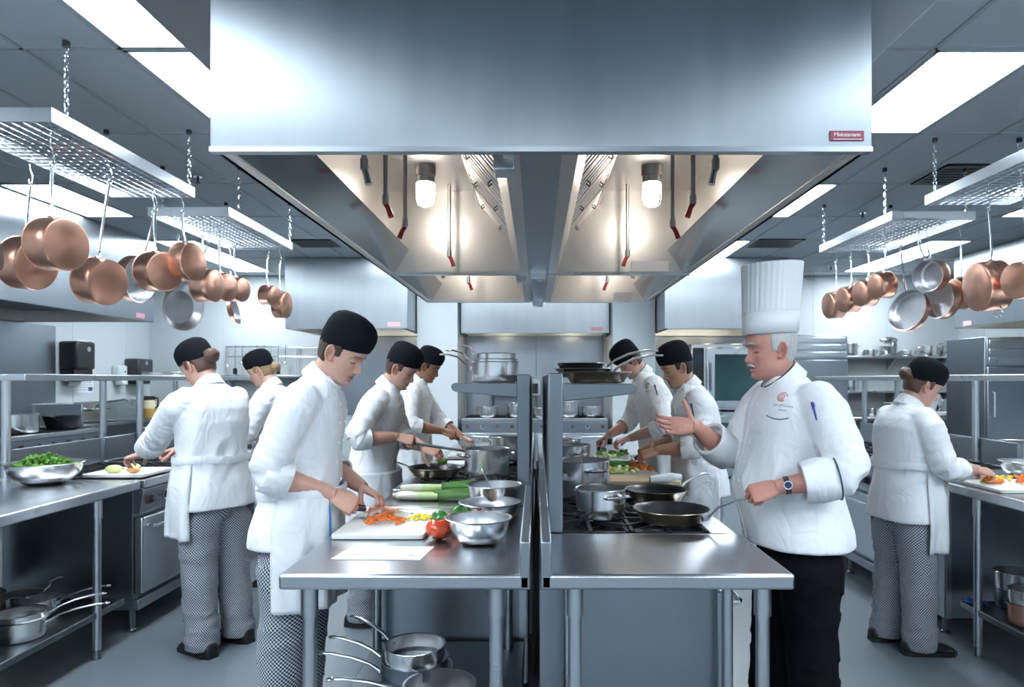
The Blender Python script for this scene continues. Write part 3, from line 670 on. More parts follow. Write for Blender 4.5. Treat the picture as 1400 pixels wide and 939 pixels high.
hang('copper saucepan at the far end of the near left rack', 0, 266, 358, 4.60, .130, .095, -12, -2, -1)
hang('wide dark-lined copper frying pan hanging open behind the near left saucepans', 1, 251, 420, 5.42, .185, .05, -24, -5, -18, name='frying_pan', open_=True, flare=1.25)
hang('copper saucepan peeking out left of the wide open frying pan', 1, 229, 409, 5.55, .125, .12, 200, -5, 2)
hang('first copper saucepan of the second left rack, base to the right', 1, 295, 391, 5.40, .128, .14, -8, -4, 1)
hang('second copper saucepan of the second left rack, partly hidden', 1, 313, 393, 5.62, .118, .12, -15, -4, 1)
hang('third, smaller copper saucepan of the second left rack', 1, 333, 396, 5.85, .105, .11, -12, -4, 1)
hang('small copper frying pan hanging tilted below the trio of the second rack', 1, 322, 424, 6.15, .125, .05, 10, 14, -24, name='frying_pan', open_=True, flare=1.2)
hang('smallest copper saucepan at the far end of the second left rack', 1, 376, 404, 6.30, .090, .115, -14, -6, 2)
hang('farthest copper saucepan of the second left rack, seen edge on', 1, 393, 417, 6.58, .128, .10, -6, -4, 2)
hang('first from the left of four small copper saucepans, far right rack', 3, 1131, 418, 6.70, .128, .13, -176, -6, -2)
hang('second from the left of four small copper saucepans, far right rack', 3, 1151, 410, 6.42, .122, .13, -174, -6, -2)
hang('third from the left of four small copper saucepans, far right rack', 3, 1175, 401, 6.12, .118, .12, -172, -5, -2)
hang('fourth from the left of four small copper saucepans, far right rack', 3, 1196, 391, 5.86, .112, .13, -172, -6, -2)
hang('open copper saute pan hanging lowest on the far right rack', 3, 1240, 424, 5.62, .172, .06, -158, 14, 16, name='saute_pan', open_=True)
hang('dark-lined copper saucepan showing its inside, far right rack', 3, 1268, 377, 5.52, .125, .12, -152, -6, 10, open_=True)
hang('open copper saute pan behind the dark-lined saucepan, far right rack', 3, 1283, 410, 5.60, .150, .085, -166, 4, 16, name='saute_pan', open_=True)
hang('copper saucepan at the right end of the far right rack cluster', 3, 1304, 402, 5.62, .128, .085, -178, -4, -2)
hang('large copper saucepan hanging from the near right rack, base to the left', 2, 1334, 393, 4.56, .165, .15, -182, -6, -2, helper=True)
hang('copper saucepan cut by the right frame edge', 2, 1388, 384, 4.22, .115, .13, -168, -6, -2)
# ------------------------------------------------------------------ things on the counters and shelves
def bowl(label, loc, r, h, mat_='pot_inner', flat=.45, name='mixing_bowl', group=None):
    t = thing(name, label, 'bowl', loc, 0, group)
    n = 9; po = [(0,0),(r*flat*.8,0)]; 
    for k in range(n+1):
        q = k/n*pi/2; po.append((r*flat+(r-r*flat)*math.sin(q), h*(1-math.cos(q))**.9+.001))
    po += [(r+.010, h+.001), (r+.012, h+.004), (r+.009, h+.006)]
    pi_ = [(r+.009, h+.006), (r-.002, h+.003)] + [(max(.001, a-.002), b+.0025) for a, b in po[-4:1:-1]] + [(0,.003)]
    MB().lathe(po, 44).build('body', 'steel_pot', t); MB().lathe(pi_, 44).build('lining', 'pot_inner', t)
    return t
def board(label, x0, x1, y0, y1, z, th=.018, m='board_white', cat='cutting board', name='cutting_board', group=None, rz=0):
    cx, cy = (x0+x1)/2, (y0+y1)/2
    t = thing(name, label, cat, (cx, cy, z), rz, group)
    a, b = (x1-x0)/2, (y1-y0)/2; r = .018
    poly = []
    for (sx, sy, st) in ((1,1,0),(-1,1,90),(-1,-1,180),(1,-1,270)):
        for k in range(5): an = math.radians(st+k*22.5); poly.append((sx*(a-r)+r*math.cos(an), sy*(b-r)+r*math.sin(an)))
    MB().prism(poly, 0, th, 'Z').build('slab', m, t, bevel=.003)
    g = MB(); q = .02
    for bx in ((-a+q, a-q, -b+q, -b+q+.006), (-a+q, a-q, b-q-.006, b-q), (-a+q, -a+q+.006, -b+q, b-q), (a-q-.006, a-q, -b+q, b-q)): g.box(*bx, th-.001, th+.0004)
    g.build('juice_groove', 'board_white' if m == 'board_white' else m, t)
    return t
Z9 = .901
# paper sheet
t = thing('recipe_sheet', 'white printed recipe sheet lying at the front of the left island table', 'paper', (-.505, 2.285, Z9), -.03)
MB().prism([(-.155,-.09),(.135,-.09),(.150,.085),(-.135,.085)], 0, .0012, 'Z').build('sheet', 'paper', t, smooth=0)
pr = MB()
for k in range(9):
    yy = .062-.014*k
    x = -.125
    random.seed(k)
    while x < .11:
        wd = random.uniform(.006, .022); pr.box(x, min(x+wd, .118), yy, yy+.0022, .0013, .0015); x += wd+.004
pr.build('print', 'ink', t, smooth=0)
MB().sphere((.095,-.035,.0013), .011, 10, 6, (1.3,.7,.02)).build('print_stamp', 'ink', t)
board('big white cutting board under the carrot slicer\'s knife', -.745, -.405, 2.47, 2.95, Z9)
ZB = Z9+.0185
def carrot_piece(me_i):
    m = MB(); random.seed(me_i*3+1)
    L = random.uniform(.022,.036); R = random.uniform(.018,.03); n = 6; a1 = L/R
    pts = [(R*math.sin(a1*(k/n-.5)), R*math.cos(a1*(k/n-.5))-R, .004) for k in range(n+1)]
    m.tube(pts, [.0028]+[.0048]*(n-1)+[.0028], 6, flat=.75)
    return m.mesh('carrot_slice')
CM = [carrot_piece(k) for k in range(5)]
def scatter(meshes, name, m, label, cat, group, pts, seed=1, up=.5):
    random.seed(seed)
    for me in meshes:
        if not me.materials: me.materials.append(M[m]); me.shade_smooth()
    for i, p in enumerate(pts):
        o = bpy.data.objects.new(name, meshes[i % len(meshes)]); COL.objects.link(o); o.location = p
        o.rotation_euler = (random.uniform(-up, up), random.uniform(-up, up), random.uniform(0, 2*pi)); tag(o, label, cat, group)
random.seed(11); pts = []
for k in range(52):
    a = random.uniform(0, 2*pi); q = random.random()**.6
    x, y = -.600+.082*q*math.cos(a), 2.68+.075*q*math.sin(a)
    pts.append((x, y, ZB+.003+max(0, .034*(1-q)*random.uniform(.3, 1))))
scatter(CM, 'carrot_slice', 'carrot', 'orange carrot slice in the pile on the near left white board', 'carrot', 'sliced carrots on the near left board', pts, 5, .55)
def chunk(i, a, b, c):
    random.seed(i); m = MB(); m.sphere((0,0,0), 1, 8, 6, (a, b, c)); m.v = [tuple(Vector(v)*random.uniform(.82, 1.12)) for v in m.v]; return m.mesh('piece')
YM = [chunk(k, .010, .008, .007) for k in range(3)]
random.seed(4)
scatter(YM, 'pepper_piece', 'veg_yellow', 'small yellow pepper piece on the near left white board', 'pepper', 'diced yellow pepper on the near left board', [(-.462+random.gauss(0,.024), 2.74+random.gauss(0,.028), ZB+.006+random.random()*.012) for k in range(22)], 3)
def tomato(label, x, y, r):
    t = thing('tomato', label, 'tomato', (x, y, Z9), .6)
    m = MB(); m.sphere((0,0,r*.86), r, 32, 20, (1.06,1.06,.86))
    m.v = [tuple(Vector((v[0]*(1+.014*math.cos(5*math.atan2(v[1], v[0]))), v[1]*(1+.014*math.cos(5*math.atan2(v[1], v[0]))), v[2]-(.012 if v[2] > r else 0)*math.exp(-((v[0]**2+v[1]**2)/(r*.35)**2))))) for v in m.v]
    m.build('fruit', 'tomato', t, smooth=180)
    s_ = MB()
    for k in range(5): a = k*2*pi/5; s_.tube([(0,0,r*1.56), (.012*math.cos(a), .012*math.sin(a), r*1.60), (.024*math.cos(a), .024*math.sin(a), r*1.53)], [.003,.0035,.001], 6, flat=.4)
    s_.tube([(0,0,r*1.55),(.002,.001,r*1.55+.010)], .003, 6); s_.build('calyx', 'stem_green', t)
tomato('front red tomato beside the near steel bowl on the left island', -.352, 2.475, .046)
tomato('second red tomato half hidden behind the front one', -.308, 2.60, .043)
def pepper(label, x, y, s, rz):
    t = thing('green_pepper', label, 'pepper', (x, y, Z9), rz)
    m = MB(); m.sphere((0,0,.036*s), .038*s, 30, 18, (1.25,1,.95))
    out = []
    for v in m.v:
        p = Vector(v); a = math.atan2(p.y, p.z-.036*s); k = 1+.10*math.cos(3*a)+.03*noise.noise(p*60); out.append((p.x, p.y*k, .036*s+(p.z-.036*s)*k))
    m.v = out; m.build('fruit', 'pepper_green', t, smooth=180)
    MB().tube([(.045*s,0,.036*s),(.058*s,.002,.040*s),(.066*s,.006,.048*s)], [.006,.005,.006], 8).build('stalk', 'stem_green', t)
pepper('glossy green pepper behind the tomatoes next to the bowls', -.305, 2.76, .95, .5)
pepper('smaller green pepper lying left of the other green pepper', -.385, 2.72, .78, -.4)
bowl('front shallow steel bowl on the near left island table', (-.203, 2.425, Z9), .108, .086)
bowl('middle steel bowl behind the front bowl on the left island', (-.19, 2.80, Z9), .118, .075)
random.seed(8); CR = [chunk(20+k, .012, .009, .008) for k in range(3)]
scatter(CR, 'onion_piece', 'veg_cream', 'pale chopped onion piece inside the front steel bowl', 'onion', 'chopped onion in the front bowl', [(-.203+random.gauss(0,.022), 2.425+random.gauss(0,.022), Z9+.014+random.random()*.02) for k in range(18)], 9)
scatter([chunk(30+k, .018, .014, .011) for k in range(2)], 'shrimp_piece', 'roll_orange', 'small tan food piece inside the middle steel bowl', 'food', 'tan pieces in the middle bowl', [(-.19+random.gauss(0,.03), 2.80+random.gauss(0,.03), Z9+.016+random.random()*.02) for k in range(9)], 9)
pan('deep steel bowl with a spoon handle standing in it behind the other bowls', 'bowl', 'steel_bowl', .118, .115, 'steel_pot', 'pot_inner', loc=(-.185, 3.02, Z9), handle=False, flare=1.18)
t = thing('spoon', 'steel spoon leaning in the deep bowl on the left island', 'spoon', (-.185, 3.02, Z9+.01))
MB().tube([(.03,.01,.0),(-.03,-.03,.13),(-.05,-.045,.185)], [.004,.0045,.007], 8, flat=.5).build('spoon_handle', 'chrome', t)
MB().sphere((.045,.02,.004), .02, 12, 8, (1.3,1,.3)).build('spoon_bowl', 'chrome', t)
# leeks on the spreader plate
for k, (y0, z, lab, dx) in enumerate(((3.27,0,'front leek lying on the steel spreader plate',0.01),(3.31,.0,'second leek from the front on the spreader plate',-.012),(3.355,0,'third leek from the front on the spreader plate',.0),(3.335,.034,'topmost leek lying across the others on the spreader plate',.02))):
    t = thing('leek', lab, 'leek', (-.67+dx, y0, Z9+.018+z), .0)
    MB().tube([(0,0,0),(.05,.003,0),(.10,.002,0)], [.013,.017,.017], 12).build('white_base', 'leek_white', t)
    MB().tube([(.098,.002,0),(.14,.0,0),(.19,-.003,.001)], [.017,.0165,.0165], 12).build('pale_stem', 'leek_pale', t)
    for q in range(3):
        a = (q-1)*.5
        MB().tube([(.185,-.003,.002+.004*q),(.25,(q-1)*.006,.004+.006*q),(.32,(q-1)*.014+.004*k,.006+.008*q),(.385+.008*q,(q-1)*.022,.002+.010*q)], [.013,.014,.012,.005], 10, flat=.5).build('green_leaf', 'leek_green', t)
    MB().tube([(0,0,0),(-.012,.001,.001)], [.012,.009], 10).build('root_end', 'veg_cream', t)
t = thing('courgette_flower', 'yellow blossom at the green end of the leeks', 'flower', (-.29, 3.30, Z9))
for k in range(5):
    a = k*2*pi/5; MB().tube([(0,0,.012),(.012*math.cos(a),.012*math.sin(a),.03),(.020*math.cos(a),.020*math.sin(a),.046)], [.006,.011,.003], 8, flat=.4).build('petal', 'veg_yellow', t)
MB().tube([(0,0,.0),(0,0,.014)], [.006,.009], 8).build('stalk', 'stem_green', t)
ZG = .907
pan('tall steel pot with loop handle on the left island burners', 'pot', 'stock_pot', .127, .175, 'steel_pot', 'pot_inner', loc=(-.285, 3.93, ZG), handle=False, loops=(pi+.35, .35))
pan('dark frying pan on the left burners in front of the second person', 'pan', 'frying_pan', .160, .052, 'bronze_pan', 'nonstick', loc=(-.60, 4.07, ZG), rz=2.75, handle=True, hl=.20, flare=1.22, hm='steel')
pan('steel pot farther along the left island beside the third person', 'pot', 'stock_pot', .115, .18, 'steel_pot', 'pot_inner', loc=(-.215, 4.75, ZG), handle=False, loops=(pi, 0))
pan('low steel saucepan behind the tall pot on the left island', 'pan', 'saucepan', .10, .10, 'steel_pot', 'pot_inner', loc=(-.20, 5.15, Z9), rz=2.6, handle=True, hl=.18)
board('white cutting board of the third person on the left island', -.66, -.36, 5.08, 5.5, Z9)
scatter([chunk(40+k, .020,.016,.014) for k in range(3)], 'pepper_chunk', 'carrot', 'orange vegetable chunk on the third person\'s board', 'vegetable', 'orange chunks on the third board', [(-.50+random.gauss(0,.04), 5.2+random.gauss(0,.04), ZB+.012+random.random()*.02) for k in range(10)], 2)
scatter([chunk(44+k, .022,.018,.014) for k in range(3)], 'squash_chunk', 'veg_yellow', 'yellow vegetable chunk on the third person\'s board', 'vegetable', 'yellow chunks on the third board', [(-.44+random.gauss(0,.03), 5.32+random.gauss(0,.04), ZB+.012+random.random()*.02) for k in range(8)], 2)
board('white board with pale slices in front of the second person', -.62, -.34, 4.52, 4.72, ZG+.001, .014)
# overshelf stacks
ZS = 1.4665
for k, (lab, r, dz, a, hl) in enumerate((('lowest saucepan of the stack on the left overshelf', .118, 0, 2.98, .18), ('middle saucepan of the stack on the left overshelf', .112, .024, 2.75, .18), ('topmost saucepan of the stack on the left overshelf', .106, .052, 2.45, .17))):
    pan(lab, 'pan', 'saucepan', r, .10 if k == 0 else .05, 'steel_pot', 'pot_inner', loc=(-.208, 3.45, ZS+(.0 if k == 0 else .040+dz)), rz=a, handle=True, hl=hl-.03, rise=.06)
pan('dark bronze frying pan lowest on the right overshelf', 'pan', 'frying_pan', .142, .042, 'bronze_pan', 'nonstick', loc=(.255, 2.86, ZS), rz=1.3, handle=True, hl=.12, flare=1.2, hm='steel')
pan('second frying pan on the right overshelf with long steel handle', 'pan', 'frying_pan', .122, .036, 'steel_pot', 'nonstick', loc=(.205, 2.94, ZS+.022), rz=.28, handle=True, hl=.23, rise=.07, flare=1.2, hm='steel')
pan('bright steel frying pan topmost on the right overshelf', 'pan', 'saute_pan', .102, .036, 'steel_pot', 'pot_inner', loc=(.195, 2.96, ZS+.046), rz=.12, handle=True, hl=.22, rise=.065, flare=1.12, hm='steel')
# right island
pan('shiny steel pot on the front left burner of the right island', 'pot', 'stock_pot', .104, .118, 'steel_pot', 'pot_inner', loc=(.272, 2.86, ZG), handle=False, loops=(-pi/2+.5, pi/2+.5))
pan('tall stock pot with loop handle behind the shiny pot on the right island', 'pot', 'stock_pot', .115, .19, 'steel_pot', 'pot_inner', loc=(.232, 3.24, ZG), handle=False, loops=(-pi/2+.35, pi/2+.35))
t = thing('ladle', 'ladle hooked over the rim of the tall stock pot', 'ladle', (.232, 3.24, ZG))
MB().tube([(.02,.02,.04),(-.01,-.05,.17),(-.02,-.085,.235),(-.018,-.10,.25),(-.012,-.11,.235)], .005, 8).build('ladle_handle', 'chrome', t); MB().sphere((.025,.03,.035), .034, 14, 10, (1,1,.7)).build('ladle_cup', 'chrome', t)
pan('rear frying pan with steel handle behind the front pan', 'pan', 'frying_pan', .145, .05, 'bronze_pan', 'nonstick', loc=(.575, 3.26, ZG), rz=.62, handle=True, hl=.21, rise=.055, flare=1.22, hm='steel')
pan('steel pot on the worktop behind the right island burners', 'pot', 'stock_pot', .115, .20, 'steel_pot', 'pot_inner', loc=(.20, 3.95, Z9), handle=False, loops=(-pi/2+.3, pi/2))
pan('small steel saucepan far along the right island worktop', 'pan', 'saucepan', .10, .15, 'steel_pot', 'pot_inner', loc=(.22, 4.9, Z9), handle=False, loops=(-pi/2, pi/2))
board('wooden board under the white one at the right island', .35, .80, 3.74, 4.0, Z9, .022, 'wood_board')
board('white cutting board in front of the person nearest the tall hat', .33, .73, 3.98, 4.34, Z9, .02)
tag(MB().tube([(.62,3.72,Z9+.035),(.74,3.75,Z9+.04),(.80,3.78,Z9+.034)], [.02,.028,.022], 12, flat=.6).build('folded_towel', 'apron_cloth'), 'folded white towel on the wooden board at the right island', 'towel')
def pile(name, m, label, cat, grp, c, s, n, size, seed):
    random.seed(seed); scatter([chunk(seed*10+k, *size) for k in range(3)], name, m, label, cat, grp, [(c[0]+random.gauss(0,s[0]), c[1]+random.gauss(0,s[1]), c[2]+random.random()*s[2]) for k in range(n)], seed)
pile('pepper_chunk', 'carrot', 'orange vegetable chunk on the right island cutting board', 'vegetable', 'orange chunks on the right island board', (.63,4.12,Z9+.035), (.03,.04,.04), 14, (.022,.018,.016), 21)
pile('lettuce_piece', 'leek_pale', 'pale green chopped piece on the right island cutting board', 'vegetable', 'pale green pieces on the right island board', (.50,4.06,Z9+.03), (.05,.04,.03), 20, (.020,.016,.010), 22)
pile('squash_chunk', 'veg_yellow', 'yellow chopped piece on the right island cutting board', 'vegetable', 'yellow pieces on the right island board', (.46,4.12,Z9+.03), (.05,.05,.02), 14, (.018,.014,.010), 23)
t = thing('cucumber', 'dark green cucumber behind the chopped vegetables on the right island', 'cucumber', (.50, 4.25, Z9+.048))
MB().tube([(-.11,0,0),(-.08,0,.002),(0,.01,.004),(.08,0,.002),(.11,-.004,0)], [.008,.022,.025,.023,.008], 14).build('body', 'pepper_green', t); MB().tube([(.108,-.004,0),(.122,-.004,.002)], .005, 8).build('stalk', 'stem_green', t)
board('far white cutting board of the farthest person on the right island', .42, .76, 4.74, 5.15, Z9)
pile('lettuce_piece', 'leaf_green', 'green chopped leaf on the far right island board', 'vegetable', 'green leaves on the far right board', (.56,4.95,Z9+.03), (.05,.06,.03), 18, (.026,.022,.012), 24)
pile('squash_chunk', 'leek_pale', 'pale yellow-green piece on the far right island board', 'vegetable', 'pale pieces on the far right board', (.50,4.86,Z9+.03), (.04,.04,.02), 10, (.022,.018,.012), 25)
# pans below the near left table
for k, (lab, r, h, x, y, z, a, hl) in enumerate((('lowest large saucepan of the stack under the left island table', .135, .085, -.455, 2.60, .301, 3.02, .24), ('middle saucepan of the stack under the left island table', .125, .06, -.46, 2.58, .372, 2.86, .22), ('topmost saucepan of the stack under the left island table', .112, .062, -.455, 2.56, .425, 2.55, .22), ('single saucepan at the bottom edge under the left island table', .125, .12, -.335, 2.37, .301, 3.2, .24))):
    pan(lab, 'pan', 'saucepan', r, h, 'steel_dark' if k < 2 else 'steel_pot', 'pot_inner', loc=(x, y, z), rz=a, handle=True, hl=hl, rise=.05, hm='steel')
# left counter
bowl('wide steel bowl heaped with green salad on the left counter', (-2.735, 3.80, Z9), .182, .115, flat=.40)
random.seed(2)
lf = MB()
for k in range(260):
    a = random.uniform(0, 2*pi); q = random.random()**.5; x, y = .150*q*math.cos(a), .150*q*math.sin(a); z = .085+.065*(1-q*q)*random.uniform(.5,1.1)
    T = Matrix.Translation((x, y, z)) @ Matrix.Rotation(random.uniform(0, 6.28), 4, 'Z') @ Matrix.Rotation(random.uniform(-.9,.9), 4, 'X') @ Matrix.Rotation(random.uniform(-.7,.7), 4, 'Y')
    w_, l_ = random.uniform(.010,.018), random.uniform(.02,.036)
    lf.add([(-w_,0,.004),(-w_*.7,l_*.6,-.002),(0,l_,.006),(w_*.7,l_*.6,-.003),(w_,0,.005),(0,-l_*.7,.0),(0,.2*l_,-.005)], [(0,1,6),(1,2,6),(2,3,6),(3,4,6),(4,5,6),(5,0,6)], T)
o = lf.build('salad_leaves', 'leaf_green', None, loc=(-2.735, 3.80, Z9+.006), smooth=180, solid=.0012); tag(o, 'heap of chopped green salad leaves in the left bowl', 'salad', kind='stuff')
board('white cutting board at the corner of the left range', -2.66, -2.30, 3.985, 4.33, ZG+.0, .02)
def halfmelon(label, x, y, rz):
    t = thing('squash_half', label, 'squash', (x, y, ZG+.0205), rz)
    m = MB().sphere((0,0,.024), .03, 20, 12, (1.6,1,.82)); m.build('fruit', 'apple_pale', t, smooth=180); MB().tube([(.046,0,.024),(.056,.002,.027)], .004, 7).build('stalk', 'stem_green', t)
halfmelon('front pale green squash on the left cutting board', -2.50, 4.04, .2); halfmelon('rear pale green squash on the left cutting board', -2.43, 4.12, -.3)
t = thing('sweet_potato', 'orange vegetable under the hand of the person at the left range', 'vegetable', (-2.375, 4.03, ZG+.0205)); MB().sphere((0,0,.02), .022, 18, 12, (1.7,1,.9)).build('body', 'roll_orange', t, smooth=180); MB().sphere((-.036,0,.02), .008, 8, 6).build('cut_end', 'carrot', t)
for lab, r, h, x, y, z, a, hl, mo in (('lower of two nested saucepans at the front of the left lower shelf', .112, .085, -2.47, 3.26, .251, .38, .24, 'steel_pot'), ('upper of two nested saucepans at the front of the left lower shelf', .106, .06, -2.47, 3.27, .305, .52, .22, 'steel_pot'),
   ('dark saucepan at the left edge of the left lower shelf', .15, .16, -2.80, 3.36, .251, -.2, .20, 'bronze_pan'), ('small saucepan farther back on the left lower shelf', .095, .08, -2.62, 3.58, .251, .35, .22, 'steel_pot'), ('small saucepan at the far end of the left lower shelf', .09, .07, -2.78, 3.70, .251, 1.2, .1, 'steel_pot')):
    pan(lab, 'pan', 'saucepan', r, h, mo, 'pot_inner', loc=(x, y, z), rz=a, handle=True, hl=hl, rise=.05, hm='steel')
t = thing('plastic_jug', 'white plastic jug at the left frame edge on the lower shelf', 'jug', (-2.445, 3.00, .251))
MB().lathe([(0,0),(.06,0),(.068,.01),(.068,.10),(.055,.14),(.028,.165),(.022,.175),(.022,.195)], 24).build('body', 'jug_white', t); MB().lathe([(0,.215),(.024,.215),(.026,.193)], 20).build('cap', 'bottle_blue', t)
# right counter
board('long white cutting board with carrots on the right counter', 2.37, 2.99, 3.47, 3.86, Z9)
pile('carrot_stick', 'carrot', 'orange carrot stick in the pile on the right counter board', 'carrot', 'carrot sticks on the right board', (2.665,3.66,ZB+.012), (.038,.035,.03), 22, (.030,.010,.009), 31)
pile('cheese_piece', 'veg_yellow', 'pale yellow diced piece on the right counter board', 'vegetable', 'yellow dice on the right board', (2.50,3.72,ZB+.010), (.028,.025,.022), 18, (.014,.012,.010), 32)
t = thing('basil_leaf', 'green leaf beside the yellow dice on the right board', 'leaf', (2.43, 3.70, ZB)); MB().sphere((0,0,.008), .02, 12, 8, (1.3,.9,.35)).build('blade', 'leaf_green', t, smooth=180); MB().tube([(.024,0,.008),(.038,.002,.006)], .002, 6).build('stalk', 'stem_green', t)
bowl('steel mixing bowl at the right frame edge on the right counter', (2.93, 4.13, Z9), .106, .085)
pan('steel pan at the right frame edge on the rear right counter', 'pan', 'braising_pan', .15, .13, 'steel_pot', 'pot_inner', loc=(3.52, 4.93, Z9), handle=False, loops=(pi/2, -pi/2))
for lab, r, h, x, y, z, a, mo in (('lower steel saucepan of the stack on the right lower shelf', .09, .09, 2.585, 3.69, .251, -.3, 'steel_dark'), ('upper steel saucepan of the stack on the right lower shelf', .100, .10, 2.59, 3.69, .343, -.5, 'steel_pot'), ('copper saucepan at the right frame edge on the right lower shelf', .088, .10, 2.475, 3.43, .251, -.4, 'copper'), ('steel saucepan above the copper one at the right frame edge', .09, .07, 2.475, 3.43, .353, -.2, 'steel_pot')):
    pan(lab, 'pan', 'saucepan', r, h, mo, 'pot_inner', loc=(x, y, z), rz=a, handle=True, hl=.16, rise=.04, hm='steel')
m = MB(); rr = []
for j in range(9):
    rr.append([Vector((-.045+.09*k/9, -.05+.1*j/8, .012+.010*noise.noise(Vector((k*.5, j*.5, 3)))+.006*math.sin(k*1.3+j))) for k in range(10)])
m.loft(rr, cap=False, closed=False); tag(m.build('cleaning_cloth', 'blue_cloth', None, loc=(2.405, 3.745, .251), solid=.006, smooth=180), 'blue cleaning cloth on the right lower shelf beside the leg', 'cloth')
# ------------------------------------------------------------------ left wall: range, sink, dispensers
gas_range('gas range with knobs along the left wall under the long hood', (-5.84, 6.9), pi/2, 2.78, 1.06, (6, 2), knobs=12, ovens=3, side='steel_dark')
pan('steel pot on the left wall range', 'pot', 'stock_pot', .19, .20, 'steel_pot', 'pot_inner', loc=(-5.58, 7.35, ZG), handle=False, loops=(-pi/2, pi/2))
pan('black pan on the left wall range near its far end', 'pan', 'frying_pan', .19, .15, 'black_metal', 'nonstick', loc=(-5.55, 7.98, ZG), rz=-1.2, handle=True, hl=.20, flare=1.3, hm='black_metal')
t = thing('sink_table', 'stainless sink table along the left wall with raised splash', 'sink', (-6.07, 9.92, 0))
MB().box(-.31, -.27, -1.3, 1.3, .9, 1.17).build('splash', 'steel', t, bevel=.004); MB().box(-.27, .33, -1.3, -1.26, .86, 1.17).build('end_splash', 'steel', t, bevel=.004)
fr = MB()
for b in ((-.27,.33,-1.26,-.9),(-.27,.33,.0,1.3),(-.27,-.2,-.9,0),(.26,.33,-.9,0)): fr.box(*b, .86, .9)
fr.build('rim', 'steel_top', t, bevel=.003)
bs = MB().box(-.2, .26, -.9, 0, .55, .56); 
for b in ((-.2,-.19,-.9,0),(.25,.26,-.9,0),(-.2,.26,-.9,-.89),(-.2,.26,-.01,0)): bs.box(*b, .55, .88)
bs.build('basin', 'steel_dark', t); MB().box(-.2, .28, .05, 1.25, .45, .86).build('front_panel', 'steel_dark', t)
for x in (-.22, .28):
    for y in (-1.2, 1.2): leg(t, x, y, 0, .86)
fc = MB().tube([(-.24,-.45,1.06),(-.12,-.45,1.06)], .014, 10).tube([(-.24,-.25,1.06),(-.12,-.25,1.06)], .014, 10).tube([(-.12,-.55,1.06),(-.12,-.15,1.06)], .022, 12)
fb = fc.build('faucet_body', 'chrome', t); MB().tube([(-.12,-.35,1.06),(-.10,-.35,1.12),(.02,-.30,1.17),(.22,-.22,1.20),(.26,-.2,1.18)], .014, 10).build('spout', 'chrome', fb)
for y in (-.55, -.15): MB().tube([(-.12,y,1.06),(-.07,y,1.075),(-.02,y,1.07)], [.018,.012,.008], 8).build('tap_lever', 'chrome', fb)
t = thing('syrup_jar', 'jar of amber liquid with black lid on the left sink ledge', 'jar', (-5.92, 10.45, .901)); MB().lathe([(0,0),(.085,0),(.09,.012),(.09,.24),(.075,.27)], 28).build('amber_base', 'amber', t); MB().lathe([(.0905,.14),(.0905,.24),(.074,.275)], 28).build('cream_band', 'cream_liquid', t); MB().lathe([(0,.33),(.078,.33),(.082,.27)], 28).build('lid', 'black_plastic', t); MB().tube([(.07,.0,.30),(.125,0,.30),(.13,0,.25),(.125,0,.17),(.088,0,.15)], .012, 8).build('jar_handle', 'black_plastic', t)
t = thing('dish_soap_bottle', 'yellow bottle with green cap behind the person at the left range', 'bottle', (-5.85, 10.95, .901)); MB().lathe([(0,0),(.05,0),(.055,.01),(.055,.22),(.03,.27)], 20).build('body', 'bottle_yellow', t); MB().lathe([(0,.36),(.014,.36),(.02,.31),(.032,.268)], 16).build('cap', 'bottle_green', t); MB().lathe([(.0555,.08),(.0555,.17)], 20).build('bottle_label', 'bottle_blue', t)
def rbox(nm, m_, parent, x0, x1, y0, y1, z0, z1, bev): return MB().box(x0, x1, y0, y1, z0, z1).build(nm, m_, parent, bevel=bev)
t = thing('towel_dispenser', 'black paper towel dispenser nearest on the left wall', 'dispenser', (-6.394, 9.34, 1.42)); rbox('case', 'black_plastic', t, 0, .24, -.20, .20, .20, .58, .03); rbox('base', 'black_plastic', t, 0, .21, -.19, .19, .04, .21, .02); rbox('paper_end', 'paper', t, .08, .084, -.12, .12, -.02, .06, .0); MB().cyl((.24,.05,.48),(.246,.05,.48),.035,16).build('badge', 'steel', t)
t = thing('soap_dispenser', 'white soap dispenser on the left wall', 'dispenser', (-6.394, 10.38, 1.40)); rbox('case', 'white_plastic', t, 0, .12, -.11, .11, .06, .30, .025); rbox('push_lever', 'white_plastic', t, .03, .15, -.07, .07, 0, .07, .015); MB().cyl((.12,.04,.2),(.125,.04,.2),.015,10).build('window', 'grey_plastic', t)
t = thing('towel_dispenser', 'second black towel dispenser next to the white soap dispenser', 'dispenser', (-6.394, 10.78, 1.41)); rbox('case', 'grey_plastic', t, 0, .24, -.20, .20, .14, .40, .03); rbox('base', 'black_plastic', t, 0, .2, -.19, .19, 0, .15, .02); MB().cyl((.24,0,.33),(.246,0,.33),.03,16).build('badge', 'steel', t)
for lab, y, z, h, blk in (('upper instruction poster beside the near towel dispenser', 9.68, 1.60, .44, True), ('lower notice sheet with blue print under the poster', 9.68, 1.30, .26, False)):
    t = thing('notice', lab, 'poster', (-6.393, y, z)); MB().box(0, .002, -.17, .17, 0, h).build('sheet', 'paper', t, smooth=0)
    tx_ = MB(); random.seed(int(z*100))
    for k in range(int(h/.035)-2):
        yy = -.14
        while yy < .1: wd = random.uniform(.02,.07); tx_.box(.002, .003, yy, min(.13, yy+wd), h-.09-.035*k, h-.078-.035*k); yy += wd+.015
    tx_.build('print', 'ink', t, smooth=0); MB().box(.002, .003, .06, .15, h-.06 if blk else .02, h-.015 if blk else .075).build('logo_block', 'navy' if blk else 'ink_blue', t, smooth=0)
